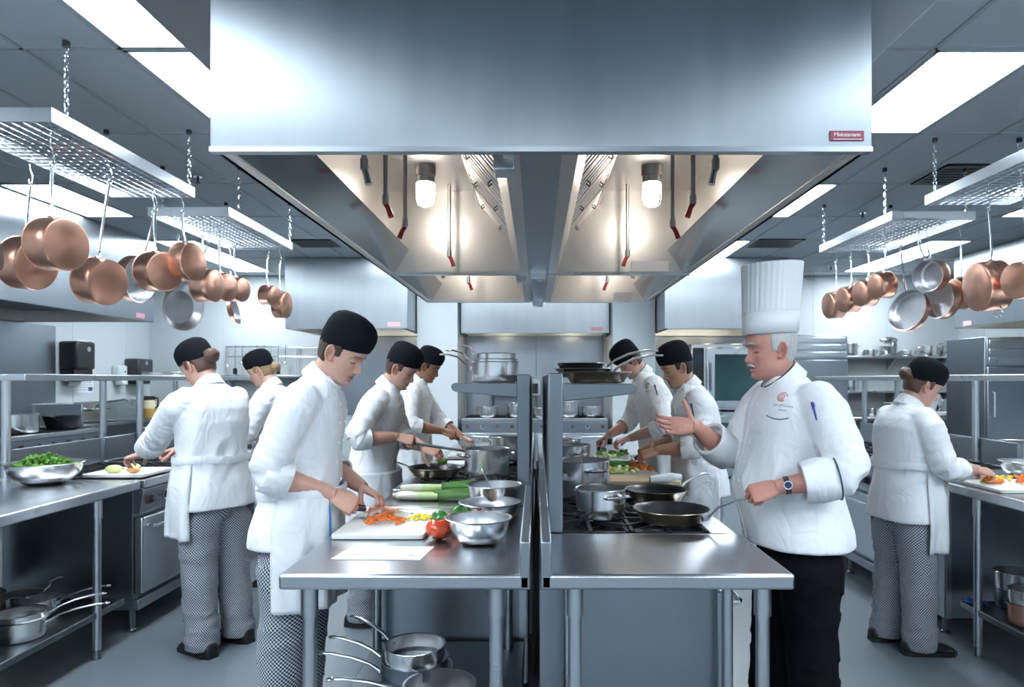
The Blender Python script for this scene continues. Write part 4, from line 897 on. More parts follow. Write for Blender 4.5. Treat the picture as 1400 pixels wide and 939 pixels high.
# ------------------------------------------------------------------ back left: utensil rail, worktable
t = thing('utensil_rail', 'wall rail with hanging ladles and spoons at the back left', 'rail', (-4.35, 11.22, 2.02))
MB().tube([(-.75,0,0),(.75,0,0)], .014, 10).build('rail', 'chrome', t); MB().tube([(-.75,0,-.16),(.75,0,-.16)], .010, 10).build('lower_rail', 'chrome', t)
for x in (-.75,.42,.75): MB().tube([(x,.06,.0),(x,0,0),(x,0,-.45)], .012, 8).build('bracket', 'chrome', t)
for k in range(9):
    x = -4.35-.70+.118*k; L = .30+.06*math.sin(k*2.1)
    t = thing('hanging_utensil', ('first','second','third','fourth','fifth','sixth','seventh','eighth','ninth')[k]+(' utensil from the left on the back rail, a ladle' if k % 2 == 0 else ' utensil from the left on the back rail, a black turner'), 'utensil', (x, 11.19, 2.02))
    MB().tube([(0,.03,.012),(0,.012,.022),(0,-.012,.01),(0,-.014,-.06),(0,-.01,-L)], [.004,.004,.005,.006,.006], 7).build('shank', 'steel_dark' if k % 3 else 'chrome', t)
    if k % 2 == 0: MB().sphere((0,-.03,-L-.02), .042, 14, 9, (1,1,.75)).build('cup', 'chrome', t)
    else: MB().box(-.035,.035,-.014,-.009,-L-.10,-L).build('blade', 'black_metal', t, bevel=.004)
table('steel worktable below the utensil rail at the back left', -5.2, -3.6, 10.55, 11.25, [(-5.1,10.65),(-3.7,10.65),(-5.1,11.15),(-3.7,11.15)])
for k, (x, r, h) in enumerate(((-4.95,.2,.22),(-4.45,.17,.3),(-3.95,.22,.2))):
    pan(('left','middle','right')[k]+' steel pot on the back left worktable', 'pot', 'stock_pot', r, h, 'steel_pot', 'pot_inner', loc=(x, 10.9, .901), handle=False, loops=(0, pi))
t = thing('wall_shelf', 'steel wall shelf above the back left worktable', 'shelf', (-4.4, 11.13, 1.52)); MB().box(-.8,.8,-.15,.15,0,.03).build('shelf_plate','steel',t,bevel=.004)
for x in (-.6,.6): MB().prism([(-.14,0),(.15,0),(.15,-.2)], x, x+.02, 'X').build('bracket','steel',t)
# ------------------------------------------------------------------ back centre
gas_range('wide gas range against the back wall under the centre hood', (-.02, 10.72), 0, 2.2, .9, (5, 2), knobs=10, ovens=2)
t = thing('salamander_grill', 'pale steel grill shelf unit above the back centre range', 'grill', (-.35, 11.05, 1.22)); rbox('case', 'steel', t, -.42, .42, -.18, .2, 0, .28, .01); rbox('opening', 'black_metal', t, -.38, .38, -.19, -.17, .04, .2, .004); MB().tube([(-.3,-.19,.23),(-.3,-.22,.23),(.3,-.22,.23),(.3,-.19,.23)], .01, 8).build('grill_handle', 'chrome', t)
for x in (-.38,.38): MB().tube([(x,.1,0),(x,.1,-.318)], .02, 8).build('leg','steel',t)
for k, (x, r, h, y) in enumerate(((-.75,.17,.16,10.5),(-.30,.15,.22,10.5),(.12,.17,.14,10.45),(.5,.16,.24,10.5),(.85,.15,.16,10.55))):
    pan(('leftmost','second from left','middle','second from right','rightmost')[k]+' steel pot on the back wall centre range', 'pot', 'stock_pot', r, h, 'steel_pot', 'pot_inner', loc=(x, y, ZG), handle=False, loops=(-pi/2, pi/2))
# ------------------------------------------------------------------ back right: ovens, fridge, shelves
def oven(label, x0, x1, y0, y1, z0, z1):
    t = thing('combi_oven', label, 'oven', ((x0+x1)/2, (y0+y1)/2, z0)); a, d, h = (x1-x0)/2, (y1-y0)/2, z1-z0
    rbox('case', 'steel', t, -a, a, -d, d, .02, h, .01)
    dr = rbox('door', 'steel', t, -a+.22, a-.02, -d-.05, -d-.002, .06, h-.06, .012); rbox('door_glass', 'oven_glass', dr, -a+.34, a-.10, -d-.056, -d-.049, .16, h-.16, .004)
    MB().tube([(-a+.27,-d-.05,h*.3),(-a+.27,-d-.10,h*.32),(-a+.27,-d-.10,h*.7),(-a+.27,-d-.05,h*.72)], .014, 8).build('door_handle', 'chrome', dr)
    rbox('control_panel', 'black_plastic', t, -a+.02, -a+.19, -d-.012, -d+.0, .06, h-.06, .006); rbox('display', 'display', t, -a+.05, -a+.16, -d-.016, -d-.011, h-.32, h-.14, .002)
    for z in (.2,.3): MB().cyl((-a+.105,-d-.01,z),(-a+.105,-d-.04,z),.03,14).build('knob','steel',t)
    for x in (-a+.08, a-.08):
        for y in (-d+.08, d-.08): MB().cyl((x,y,0),(x,y,.025),.03,10).build('foot','steel_dark',t)
oven('upper glass-door oven of the back right pair behind the cooks', 2.33, 3.56, 10.25, 11.2, 1.005, 2.02)
oven('lower glass-door oven of the back right pair behind the tall-hatted person', 2.33, 3.56, 10.25, 11.2, .0, 1.0)
def fridge(label, x0, x1, y0, y1, h, doors=1):
    t = thing('refrigerator', label, 'refrigerator', ((x0+x1)/2, (y0+y1)/2, 0)); a, d = (x1-x0)/2, (y1-y0)/2
    rbox('case', 'steel_panel', t, -a, a, -d, d, .1, h, .008)
    gr = rbox('grille_panel', 'steel', t, -a+.01, a-.01, -d-.03, -d-.001, h-.36, h-.01, .006)
    for k in range(3): rbox('louver', 'steel', gr, -a+.03, a-.03, -d-.045, -d-.028, h-.34+.11*k, h-.26+.11*k, .008)
    for k in range(doors):
        x = -a+2*a*k/doors; dr = rbox('door', 'steel_panel', t, x+.008, x+2*a/doors-.008, -d-.045, -d-.001, .13, h-.38, .01)
        MB().tube([(x+.07,-d-.04,1.0),(x+.07,-d-.085,1.02),(x+.07,-d-.085,1.32),(x+.07,-d-.04,1.34)], .012, 8).build('door_handle','chrome',dr)
    for x in (-a+.07, a-.07):
        for y in (-d+.07, d-.07): MB().cyl((x,y,0),(x,y,.105),.03,10).build('leg','steel_dark',t)
fridge('tall steel refrigerator with top louvers right behind the tall-hatted person', 3.72, 4.72, 10.35, 11.2, 2.16)
fridge('dark tall refrigerator at the right frame edge under the right hood', 5.62, 6.9, 8.55, 9.35, 2.02, 2)
table('long back right worktable below the wall shelf', 4.85, 6.9, 10.5, 11.24, [(4.95,10.6),(6.8,10.6),(4.95,11.15),(6.8,11.15),(5.8,10.6)], shelf=(4.9,6.85,10.55,11.2,.35))
for z, lab in ((1.86, 'upper steel wall shelf with pots at the back right'), (1.30, 'lower steel wall shelf at the back right')):
    t = thing('wall_shelf', lab, 'shelf', (5.88, 11.12, z)); MB().box(-1.0,1.05,-.17,.16,-.03,0).build('shelf_plate','steel',t,bevel=.004)
    for x in (-.1,.75): MB().prism([(-.15,-.03),(.16,-.03),(.16,-.25)], x, x+.03, 'X').build('bracket','steel',t)
for k, (lab, x, r, h, z) in enumerate((('stack pot at the left end of the upper back right shelf', 5.08,.13,.20,1.861),('small bowl pot second on the upper back right shelf', 5.42,.12,.10,1.861),('low pot in the middle of the upper back right shelf', 6.02,.13,.09,1.861),('rounded pot right of the middle on the upper back right shelf', 6.36,.14,.17,1.861),('tallest pot at the right end of the upper back right shelf', 6.72,.15,.25,1.861),('white pot at the left end of the lower back right shelf', 5.08,.15,.22,1.301),('small pan on the back right worktable', 5.35,.12,.12,.901))):
    pan(lab, 'pot', 'stock_pot', r, h, 'steel_pot', 'pot_inner', loc=(x, 11.08 if z > 1 else 10.9, z), handle=False, loops=(0, pi))
t = thing('stand_mixer', 'small stand mixer on the upper back right shelf', 'mixer', (5.72, 11.08, 1.861)); MB().box(-.1,.12,-.08,.08,0,.03).build('base','steel',t,bevel=.01); MB().box(.04,.12,-.05,.05,.03,.22).build('column','steel',t,bevel=.012); MB().sphere((0,0,.26),.08,16,10,(1.9,.8,.75)).build('motor_head','steel_pot',t); MB().lathe([(0,.035),(.05,.035),(.09,.09),(.10,.16)],24,Matrix.Translation((-.03,0,0))).build('mixer_bowl','pot_inner',t)
t = thing('slicer', 'white and chrome slicing machine on the back right worktable', 'slicer', (6.35, 10.85, .901)); MB().box(-.25,.25,-.15,.15,0,.08).build('base','white_plastic',t,bevel=.02); MB().cyl((-.02,0,.22),(.01,0,.22),.16,30).build('disc','chrome',t); MB().prism([(-.24,.08),(-.05,.08),(.02,.3),(-.06,.34)],-.1,.1).build('carriage','white_plastic',t,bevel=.015); MB().box(.03,.2,-.1,.1,.08,.28).build('motor_case','steel',t,bevel=.03)
t = thing('storage_tub', 'white plastic tub on the back right worktable', 'tub', (5.75, 10.85, .901)); MB().prism([(-.14,0),(.14,0),(.16,.2),(-.16,.2)],-.12,.12).build('body','white_plastic',t,bevel=.01); MB().box(-.17,.17,-.13,.13,.2,.215).build('lid','white_plastic',t,bevel=.004)
pan('low steel tray pan on the left pass shelf near its far end', 'pan', 'tray', .16, .03, 'steel_pot', 'pot_inner', loc=(-3.4, 6.2, 1.516), handle=False)
pan('low steel pan on the rear left counter seen behind the person at the left range', 'pan', 'braising_pan', .135, .10, 'steel_pot', 'pot_inner', loc=(-3.76, 6.8, Z9), handle=False, loops=(0, pi))
# ------------------------------------------------------------------ people
def sm(a, b, t):
    t = max(0.0, min(1.0, (t-a)/(b-a))); return t*t*(3-2*t)
def remesh(vs, fs, voxel, smooth=3, fac=.5):
    me = bpy.data.meshes.new('shape'); me.from_pydata([tuple(v) for v in vs], [], fs)
    bm = bmesh.new(); bm.from_mesh(me); bmesh.ops.recalc_face_normals(bm, faces=bm.faces); bm.to_mesh(me); bm.free()
    o = bpy.data.objects.new('shape', me); COL.objects.link(o)
    m = o.modifiers.new('r', 'REMESH'); m.mode = 'VOXEL'; m.voxel_size = voxel; m.adaptivity = 0
    if smooth: s = o.modifiers.new('s', 'SMOOTH'); s.factor = fac; s.iterations = smooth
    bpy.context.view_layer.update()
    out = bpy.data.meshes.new_from_object(o.evaluated_get(bpy.context.evaluated_depsgraph_get()))
    n = len(out.vertices); a = np.empty(n*3, dtype=np.float64 if False else np.float32); out.vertices.foreach_get('co', a); a = a.reshape(-1, 3).astype(float)
    f = [tuple(p.vertices) for p in out.polygons]
    bpy.data.objects.remove(o); bpy.data.meshes.remove(me); bpy.data.meshes.remove(out)
    return a, f
def ring(c, rx, ry, n=28, ax=None, e=2.0, front=1.0, back=1.0):
    # horizontal ring, rx half depth along x, ry half width along y
    out = []
    for k in range(n):
        a = 2*pi*k/n; ca, sa = math.cos(a), math.sin(a)
        x = math.copysign(abs(ca)**(2/e), ca)*rx*(front if ca > 0 else back); y = math.copysign(abs(sa)**(2/e), sa)*ry
        out.append(Vector((c[0]+x, c[1]+y, c[2])))
    return out
# ---- head: origin between the ears at eye level, X forward, Z up; chin at -.115, crown at .115
HZ = np.array([-.118,-.112,-.10,-.085,-.072,-.060,-.045,-.03,-.015,0,.015,.03,.05,.07,.09,.105,.115,.118])
HF = np.array([ .052, .070, .082, .082, .084,.084, .084,.084,.083,.083,.087,.093,.090,.080,.060,.035,.008,.000])
HB = np.array([-.030,-.035,-.045,-.055,-.063,-.070,-.078,-.086,-.092,-.097,-.101,-.103,-.100,-.092,-.074,-.050,-.022,-.012])
HW = np.array([ .022, .032, .043, .052, .058,.062, .066,.069,.0715,.0735,.075,.0755,.0745,.070,.057,.040,.020,.010])
def head_mesh(p):
    nu, nv = 64, 56; rows = []
    zs = np.linspace(-.118, .118, nv)
    jowl = p.get('jowl', 0); nose = p.get('nose', 1.0); fem = p.get('fem', 0)
    for z in zs:
        f = np.interp(z, HZ, HF); b = np.interp(z, HZ, HB); w_ = np.interp(z, HZ, HW)
        w_ += jowl*math.exp(-((z+.075)/.035)**2)*.014 - fem*.003*math.exp(-((z+.08)/.03)**2)
        row = []
        for k in range(nu):
            a = 2*pi*k/nu - pi; ca, sa = math.cos(a), math.sin(a)
            e = 2.25 if ca > 0 else 2.05
            x = math.copysign(abs(ca)**(2/e), ca)*(f if ca > 0 else -b); y = math.copysign(abs(sa)**(2/e), sa)*w_
            if ca > 0:
                ay = abs(y)
                # brow ridge, sockets, cheek bones, chin
                x += .004*math.exp(-((z-.026)/.010)**2-((ay-.028)/.022)**2)
                x -= .012*math.exp(-((z-.004)/.013)**2-((ay-.031)/.014)**2)
                x += .005*math.exp(-((z+.026)/.018)**2-((ay-.045)/.018)**2)
                x -= .004*math.exp(-((z+.05)/.02)**2-((ay-.038)/.014)**2)*(1-jowl)
                x += .007*math.exp(-((z+.100)/.013)**2-(ay/.018)**2)
                # nose
                nz = np.interp(z, [-.052,-.047,-.040,-.033,-.02,-.005,.008,.02], [0,.010,.023,.026,.019,.011,.005,0])*nose
                nw = np.interp(z, [-.047,-.036,-.015,.01], [.015,.014,.009,.008])
                x += nz*math.exp(-(y/nw)**2)
                x += .005*nose*math.exp(-((z+.041)/.007)**2-((ay-.013)/.006)**2)
                # mouth
                x += .007*math.exp(-((z+.059)/.0055)**2-(ay/.020)**2)
                x += .0075*math.exp(-((z+.073)/.006)**2-(ay/.018)**2)
                x -= .005*math.exp(-((z+.0655)/.003)**2-(ay/.022)**2)
                x -= .003*math.exp(-((z+.083)/.006)**2-(ay/.016)**2)
            row.append(Vector((x, y, z)))
        rows.append(row)
    m = MB().loft(rows)
    for s in (-1, 1):
        m.sphere((.0655, s*.031, .002), .0135, 14, 10, (1,1.12,.95))          # closed lids over the eyes
        # ear: a flattened bowl with a rim, tilted back
        T = Matrix.Translation((-.008, s*.074, -.006)) @ Matrix.Rotation(s*math.radians(-22), 4, 'Z') @ Matrix.Rotation(math.radians(-12), 4, 'Y')
        pts = []
        for k in range(15):
            a = math.radians(-115+k*285/14); rr = .0185 if a > -.6 else .0155
            pts.append((rr*.86*math.cos(a+pi/2+.2)-.002, s*(.010+.003*math.sin(a)), .030*math.sin(a+pi/2+.2)))
        m.tube(pts, .0052, 7, T=T)
        m.sphere((.000, s*.004, 0), .017, 12, 8, (.95,.42,1.55), T=T)
        m.sphere((.004, s*.006, -.024), .0085, 10, 8, (1,.6,1.1), T=T)
        m.sphere((.013, s*.005, -.004), .006, 8, 6, (.7,.8,1.3), T=T)
    return m
def tint_head(q, p):
    # q: point in head space -> skin colour, shade painted into creases and nostrils
    base = np.array(p['skin']); x, y, z = q; ay = abs(y); c = base.copy()
    if x > .02:
        red = .16*math.exp(-((z+.03)/.022)**2-((ay-.045)/.024)**2) + .22*math.exp(-((z+.036)/.014)**2-(ay/.014)**2)*p.get('ruddy', 1)
        red *= p.get('ruddy', 1)
        c = c*(1-np.array([.0,.55,.5])*min(.6, red))
        lip = math.exp(-((z+.066)/.0095)**4-(ay/.023)**4)
        c = c*(1-lip) + np.array(p.get('lip', (.50,.20,.18)))*lip
        ml = math.exp(-((z+.0658)/.0022)**2-(ay/.022)**4); c = c*(1-.75*ml)
        br = math.exp(-((z-.0265-.10*(ay-.03)*(1 if ay < .03 else -1))/.0042)**2-((ay-.031)/.0175)**4)*p.get('brow_k', .85)
        c = c*(1-br) + np.array(p['brow'])*br
        zl = -.0065 + 6*(ay-.031)**2
        la = math.exp(-((z-zl)/.0024)**2-((ay-.031)/.0145)**6)*.88*(1 if x > .05 else 0); c = c*(1-la)+np.array((.03,.02,.018))*la
        cr = math.exp(-((z-.0125)/.0018)**2-((ay-.031)/.013)**4)*.35; c = c*(1-cr)
        ns = math.exp(-((z+.0465)/.003)**2-((ay-.0085)/.0045)**2)*.7; c = c*(1-ns)
        st = p.get('stubble', 0)
        if st: k = st*sm(-.03, -.055, z)*(1-lip); c = c*(1-k*np.array([.35,.30,.25]))
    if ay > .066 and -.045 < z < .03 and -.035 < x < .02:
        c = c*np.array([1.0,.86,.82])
        c = c*(1-.55*math.exp(-((x+.006)/.007)**2-((z+.004)/.013)**2))  # hollow of the ear darkened: its shade is painted in
    return c
def head_rot(yaw, pitch, roll=0):
    return (Matrix.Rotation(yaw, 3, 'Z') @ Matrix.Rotation(pitch, 3, 'Y') @ Matrix.Rotation(roll, 3, 'X'))
def hand_geo(m, side, W, X, Z, curls, thumb=(20, 30, .55), spread=5, sc=1.0):
    # side +1 left hand, -1 right hand; X finger direction, Z back of the hand
    X = Vector(X).normalized(); Z = Vector(Z); Z = (Z - X*Z.dot(X)).normalized(); Yv = Z.cross(X)
    T = Matrix.Translation(W) @ Matrix((X, Yv, Z)).transposed().to_4x4() @ Matrix.Diagonal((sc, sc, sc, 1))
    th = -side                                     # thumb lies at +Y for the right hand
    rings = []
    for (x, wy, wz, oz) in ((-.03,.027,.020,0),(0,.028,.019,0),(.02,.034,.018,0),(.045,.040,.0165,-.001),(.072,.042,.0145,-.001),(.093,.041,.0115,0),(.104,.037,.009,0)):
        rings.append([Vector((x, wy*math.cos(2*pi*k/16), oz+wz*math.sin(2*pi*k/16))) for k in range(16)])
    m.loft(rings, T=T)
    base = [(.094,.031,.074,.0088),(.099,.0105,.083,.0090),(.096,-.0105,.077,.0086),(.088,-.030,.060,.0076)]
    for i, (bx, by, L, r) in enumerate(base):
        cu = curls[i] if isinstance(curls[0], (list, tuple)) else curls
        sp = math.radians(spread*(1.5-i)*.7)*th
        d0 = Vector((math.cos(sp), math.sin(sp), 0)); a = 0; p = Vector((bx-.02, by*th, 0)); pts = [p, Vector((bx, by*th, .001))]; p = pts[-1]
        rr = [r*1.05, r*1.12]
        for q, (fr, ang) in enumerate(zip((.45,.30,.25), cu)):
            a += math.radians(ang)
            dirv = d0*math.cos(a) + Vector((0,0,-1))*math.sin(a)
            steps = 2
            for t in range(steps): p = p + dirv*(L*fr/steps); pts.append(p.copy()); rr.append(r*(1.0-.08*q-(.05 if t == 0 else 0)+(0.03 if t else 0)))
        pts.append(p + dirv*.004); rr.append(r*.45)
        m.tube(pts, rr, 9, T=T)
    # thumb from the side of the palm
    sw, bend, dn = thumb
    p = Vector((.012, .022*th, -.004)); a = math.radians(sw); d = Vector((math.cos(a+.55), math.sin(a+.55)*th, -dn)).normalized()
    pts = [p, p+d*.028, p+d*.046]; rr = [.0135,.0125,.0105]; p = pts[-1]
    for q, L in enumerate((.032, .026)):
        a2 = math.radians(bend)*(q+1)*.6
        d = Vector((math.cos(a+.55-a2), math.sin(a+.55-a2)*th, -dn*(1 if q == 0 else .8))).normalized()
        pts += [p+d*L*.5, p+d*L]; rr += [.0102-.001*q, .0096-.001*q]; p = pts[-1]
    pts.append(p+d*.004); rr.append(.004)
    m.tube(pts, rr, 9, T=T)
    return T
def ik(S, W, l1, l2, hint):
    d = W-S; D = min(d.length, (l1+l2)*.995); d.normalize()
    a = (l1*l1-l2*l2+D*D)/(2*D); h = math.sqrt(max(0, l1*l1-a*a))
    hv = Vector(hint); hv = (hv-d*hv.dot(d)).normalized()
    return S+d*a+hv*h, S+d*D
def noisev(p): return noise.noise(p)
def fold(co, nrm, amp, segs, waist, seed):
    # cloth folds: push every vertex along its normal by ridged noise, tight at elbows and waist, long and soft elsewhere
    out = co.copy()
    for i in range(len(co)):
        p = Vector(co[i]); best = None
        for (a, b, ka) in segs:
            ab = b-a; t = max(0, min(1, (p-a).dot(ab)/ab.length_squared)); d = (p-(a+ab*t)).length
            if d < .10 and (best is None or d < best[0]): best = (d, t, ka, ab.normalized(), a)
        if best:
            al = (p-best[4]).dot(best[3]); e = best[2](best[1])
            r = p-(best[4]+best[3]*al); 
            q = Vector((r.x*9+seed, r.y*9, r.z*9))
            n1 = noisev(q + best[3]*(al*21)); n2 = noisev(q*.6 + best[3]*(al*9) + Vector((7,3,1)))
            h = (.55-abs(n1)*1.9)*e + n2*.45*(1-.5*e)
            k = amp*.85
        else:
            w_ = math.exp(-((p.z-waist-.02)/.075)**2)
            q = Vector((p.x*7+seed, p.y*7+p.z*2.2, p.z*3.0))
            n1 = noisev(q); n2 = noisev(Vector((p.x*9, p.y*9+seed, p.z*6+p.x*4)))
            h = (.5-abs(n1)*1.7)*.55 + (.5-abs(n2)*1.8)*(.30+.75*w_)
            k = amp*(.75+.35*w_)
        out[i] = co[i] + nrm[i]*(k*h)
    return out
def vnormals(co, f):
    me = bpy.data.meshes.new('n'); me.from_pydata([tuple(c) for c in co], [], f)
    a = np.empty(len(co)*3, dtype=np.float32); me.vertices.foreach_get('normal', a) if False else me.vertex_normals.foreach_get('vector', a)
    bpy.data.meshes.remove(me); return a.reshape(-1, 3).astype(float)
def raw_obj(name, co, f, m, parent):
    me = bpy.data.meshes.new(name); me.from_pydata([tuple(c) for c in co], [], f)
    return link(name, me, m, parent, smooth=180)
PEOPLE = {}
def person(key, label, base, face, H, P_):
    """base (x, y) on the floor, face = heading in degrees, H = height without hat; P_ = pose and looks"""
    g = P_.get
    s = H/1.75; th = math.radians(face)
    RZ = Matrix.Rotation(th, 4, 'Z'); MW = Matrix.Translation((base[0], base[1], 0)) @ RZ; MI = MW.inverted(); RI = RZ.inverted().to_3x3()
    seed = sum(map(ord, key))*.37
    lean = g('lean', .05); gw = g('girth', 1.0); gd = g('depth', 1.0); belly = g('belly', 0.0); hem = g('hem', .80)*s
    tx = lambda z: lean*max(0, z-.92*s)*1.0 + lean*.6*max(0, z-1.25*s)
    vox = g('vox', .009)
    # ---- torso of the jacket
    prof = [(hem, .222,.166,.006), (hem+.06*s, .217,.161,.006), (.93*s,.204,.152,.006), (1.03*s,.182,.138,.006), (1.09*s,.180,.136,.01), (1.18*s,.190,.138,.005), (1.28*s,.202,.142,0), (1.36*s,.200,.136,-.005), (1.415*s,.178,.115,-.01), (1.452*s,.135,.090,-.012), (1.485*s,.085,.072,-.008), (1.50*s,.066,.064,0)]
    rings = []
    for (z, wy, dx, ox) in prof:
        bl = belly*math.exp(-((z/s-1.04)/.16)**2)
        k = 1 if z < 1.42*s else .5
        rings.append(ring((tx(z)+ox+bl*.5, 0, z), dx*gd*(1 if k == 1 else 1)+bl*.5, wy*(1+(gw-1)*k), 32, e=2.3))
    jm = MB().loft(rings)
    shy = .192*(1+(gw-1)*.8)*s; shz = 1.405*s
    arms = {}
    bm_arm = []
    segs = []
    for side, nm in ((1, 'L'), (-1, 'R')):
        a = P_[nm]
        S = Vector((tx(shz)-.008+a.get('sh', 0), side*shy, shz+a.get('shz', 0)))
        W = MI @ Vector(a['w'])
        l1, l2 = .300*s*g('armk', 1), .262*s*g('armk', 1)
        E, W = ik(S, W, l1, l2, RI @ Vector(a['hint']))
        arms[nm] = (S, E, W)
        X = RI @ Vector(a['x']); Z = RI @ Vector(a['z'])
        r0 = .073*gd**.5; tc = a.get('cuff', .45); r_el = .066*g('slv', 1); C = E.lerp(W, tc)
        d1 = (E-S).normalized(); d2 = (W-E).normalized()
        In = Vector((S.x*.8+tx(shz)*.2, side*shy*.45, shz-.01))
        jm.tube([In, S+Vector((0, -side*.03, .0)), S+d1*.05, S.lerp(E, .5), E-d1*.03, E+d2*.035, C-d2*.01], [r0*.98, r0*1.02, r0*1.04, .069*g('slv', 1), r_el*1.02, r_el, .055*g('slv', 1)], 18)
        segs += [(S, E, lambda t: .35+.65*t**2), (E, C, lambda t: 1-.4*t)]
        arms[nm+'c'] = (E, C, d2)
        bm_arm.append((side, nm, S, E, W, X, Z, a, d2))
    co, f = remesh(jm.v, jm.f, vox, 5, .5)
    nr = vnormals(co, f)
    co = fold(co, nr, g('fold', .0135), segs, 1.06*s, seed)
    # hem: open a slight wave at the bottom edge
    # ---- body: one mesh (head+neck, arms and hands, hidden core)
    hp = g('head', {}); yaw, pitch, roll = math.radians(hp.get('yaw', 0)), math.radians(hp.get('pitch', 25)), math.radians(hp.get('roll', 0))
    HR = head_rot(yaw, pitch, roll); hs = hp.get('scale', 1.0)
    nb = Vector((tx(1.47*s)-.005, 0, 1.47*s))
    nd = Vector((.28+lean*.8+math.sin(pitch)*.35+hp.get('fwd', 0), hp.get('side', 0), 1)).normalized()
    nt = nb + nd*(.075*s+hp.get('neck', 0))
    HC = nt + HR @ Vector((.022, 0, .078))*hs
    HT = mat4(HR, HC) @ Matrix.Diagonal((hs, hs, hs, 1)); HTI = HT.inverted()
    hm = head_mesh(P_)
    hv = MB().add(hm.v, hm.f, HT)
    rn = .056*g('neckr', 1)
    hv.tube([nb-nd*.06, nb, nb.lerp(nt, .6), nt+HR @ Vector((.004,0,.02)), HT @ Vector((-.018,0,-.02))], [rn*1.22, rn*1.08, rn, rn*.98, rn*.86], 22)
    hco, hf = remesh(hv.v, hv.f, g('hvox', .0034), 2, .4)
    allv = [hco]; allf = [list(hf)]; tints = []
    for q in hco:
        l = HTI @ Vector(q); tints.append(tint_head((l.x, l.y, l.z), P_))
    off = len(hco)
    for (side, nm, S, E, W, X, Z, a, d2) in bm_arm:
        am = MB()
        am.tube([S.lerp(E,.2), S.lerp(E,.5), E, E.lerp(W,.25), E.lerp(W,.6), W-d2*.01, W+Vector(X).normalized()*.012], [.030,.036,.040,.046*g('armw',1),.041*g('armw',1),.0295,.026], 16)
        arms[nm+'T'] = hand_geo(am, side, W, X, Z, a['curl'], a.get('thumb', (20,30,.55)), a.get('spread', 5), g('hs', 1.0))
        aco, af = remesh(am.v, am.f, g('avox', .0034), 1, .4)
        allv.append(aco); allf.append([tuple(i+off for i in q) for q in af]); off += len(aco)
        TI = arms[nm+'T'].inverted(); b_ = np.array(P_['skin'])*np.array([1,.97,.96])
        for q in aco:
            l = TI @ Vector(q); k = sm(.085, .16, l.x)*.30 + .18*math.exp(-((l.x-.1)/.012)**2)
            tints.append(b_*np.array([1, 1-.45*k, 1-.4*k]))
    bmn = MB()
    bmn.loft([ring((tx(z)+ox, 0, z), dx*.72, wy*.72, 16) for (z, wy, dx, ox) in prof[1:10]])
    hipz = .90*s
    feet = g('feet', ((0.0, .10, 0), (0.0, -.10, 0)))
    legs = []
    for (fx, fy, fr), sd in zip(feet, (1, -1)):
        hip = Vector((tx(hipz), sd*.088*gw, hipz)); ank = Vector((fx-.035, fy, .085*s)); knee = hip.lerp(ank, .5)+Vector((.025, 0, 0))
        legs.append((hip, knee, ank, fr)); bmn.tube([hip, knee, ank, ank-Vector((0,0,.03))], [.075,.05,.036,.034], 10)
    bco, bf = remesh(bmn.v, bmn.f, .02, 1)
    allv.append(bco); allf.append([tuple(i+off for i in q) for q in bf]); tints += [np.array(P_['skin'])]*len(bco)
    me = bpy.data.meshes.new('person'); me.from_pydata([tuple(v) for v in np.vstack(allv)], [], [q for ff in allf for q in ff])
    at = me.color_attributes.new('tint', 'FLOAT_COLOR', 'POINT')
    at.data.foreach_set('color', np.hstack([np.array(tints), np.ones((len(tints), 1))]).astype(np.float32).ravel())
    body = link('person', me, 'skin', smooth=180)
    body.matrix_world = MW; tag(body, label, 'person')
    jk = raw_obj('jacket', co, f, 'white_cloth', body)
    # collar: upright band, split at the front
    cr = []
    fa = math.radians(11); rk_ = g('neckr', 1)
    Rn = frame(nd, (1, 0, 0))
    for k in range(41):
        an = fa+(2*pi-2*fa)*k/40; ca, sa = math.cos(an), math.sin(an)
        fr_ = .5+.5*ca
        lo = nb + Rn @ Vector(((.070+.006*fr_)*ca*rk_, .073*sa*rk_, .004)) + Vector((-.004, 0, -.022*fr_))
        hi = nb + Rn @ Vector((.0655*ca*rk_+.004, .0635*sa*rk_, .062)) + Vector((0, 0, -.026*fr_))
        rd = (Rn @ Vector((ca, sa, 0)))
        cr.append([lo-rd*.002-Vector((0,0,.018)), lo+rd*.0045, lo.lerp(hi,.5)+rd*.0035, hi+rd*.002, hi-rd*.0025, lo.lerp(hi,.5)-rd*.004, lo-rd*.010])
    cm = MB(); cm.loft(cr, cap=True, closed=True); cl = cm.build('collar', 'white_cloth', jk, smooth=40)
    if g('piping'):
        MB().tube([(c[3]+c[4])/2+Vector((0,0,.001)) for c in cr], .0034, 6).build('collar_piping', g('piping'), jk)
    for nm in ('L', 'R'):
        E, C, d2 = arms[nm+'c']; r = .060*g('slv', 1)*P_[nm].get('cuffr', 1); L = P_[nm].get('cuffl', .085)
        A = C-d2*L*.75; B = C+d2*L*.25
        prof_ = [(r*.80, L*.96), (r*.93, L), (r*1.0, L*.97), (r*1.04, L*.5), (r*1.02, .004), (r*.95, 0), (r*.80,.01), (r*.80, L*.5)]
        cm = MB().lathe(prof_+[prof_[0]], 28, mat4(frame(d2), A))
        for i, v in enumerate(cm.v):
            p = Vector(v); q = (p-(A+d2*(p-A).dot(d2))); cm.v[i] = tuple(p+q*.10*noisev(p*14+Vector((seed,0,0))))
        ck = cm.build('cuff', 'white_cloth', jk, smooth=50)
        pc = P_[nm].get('cuffpipe')
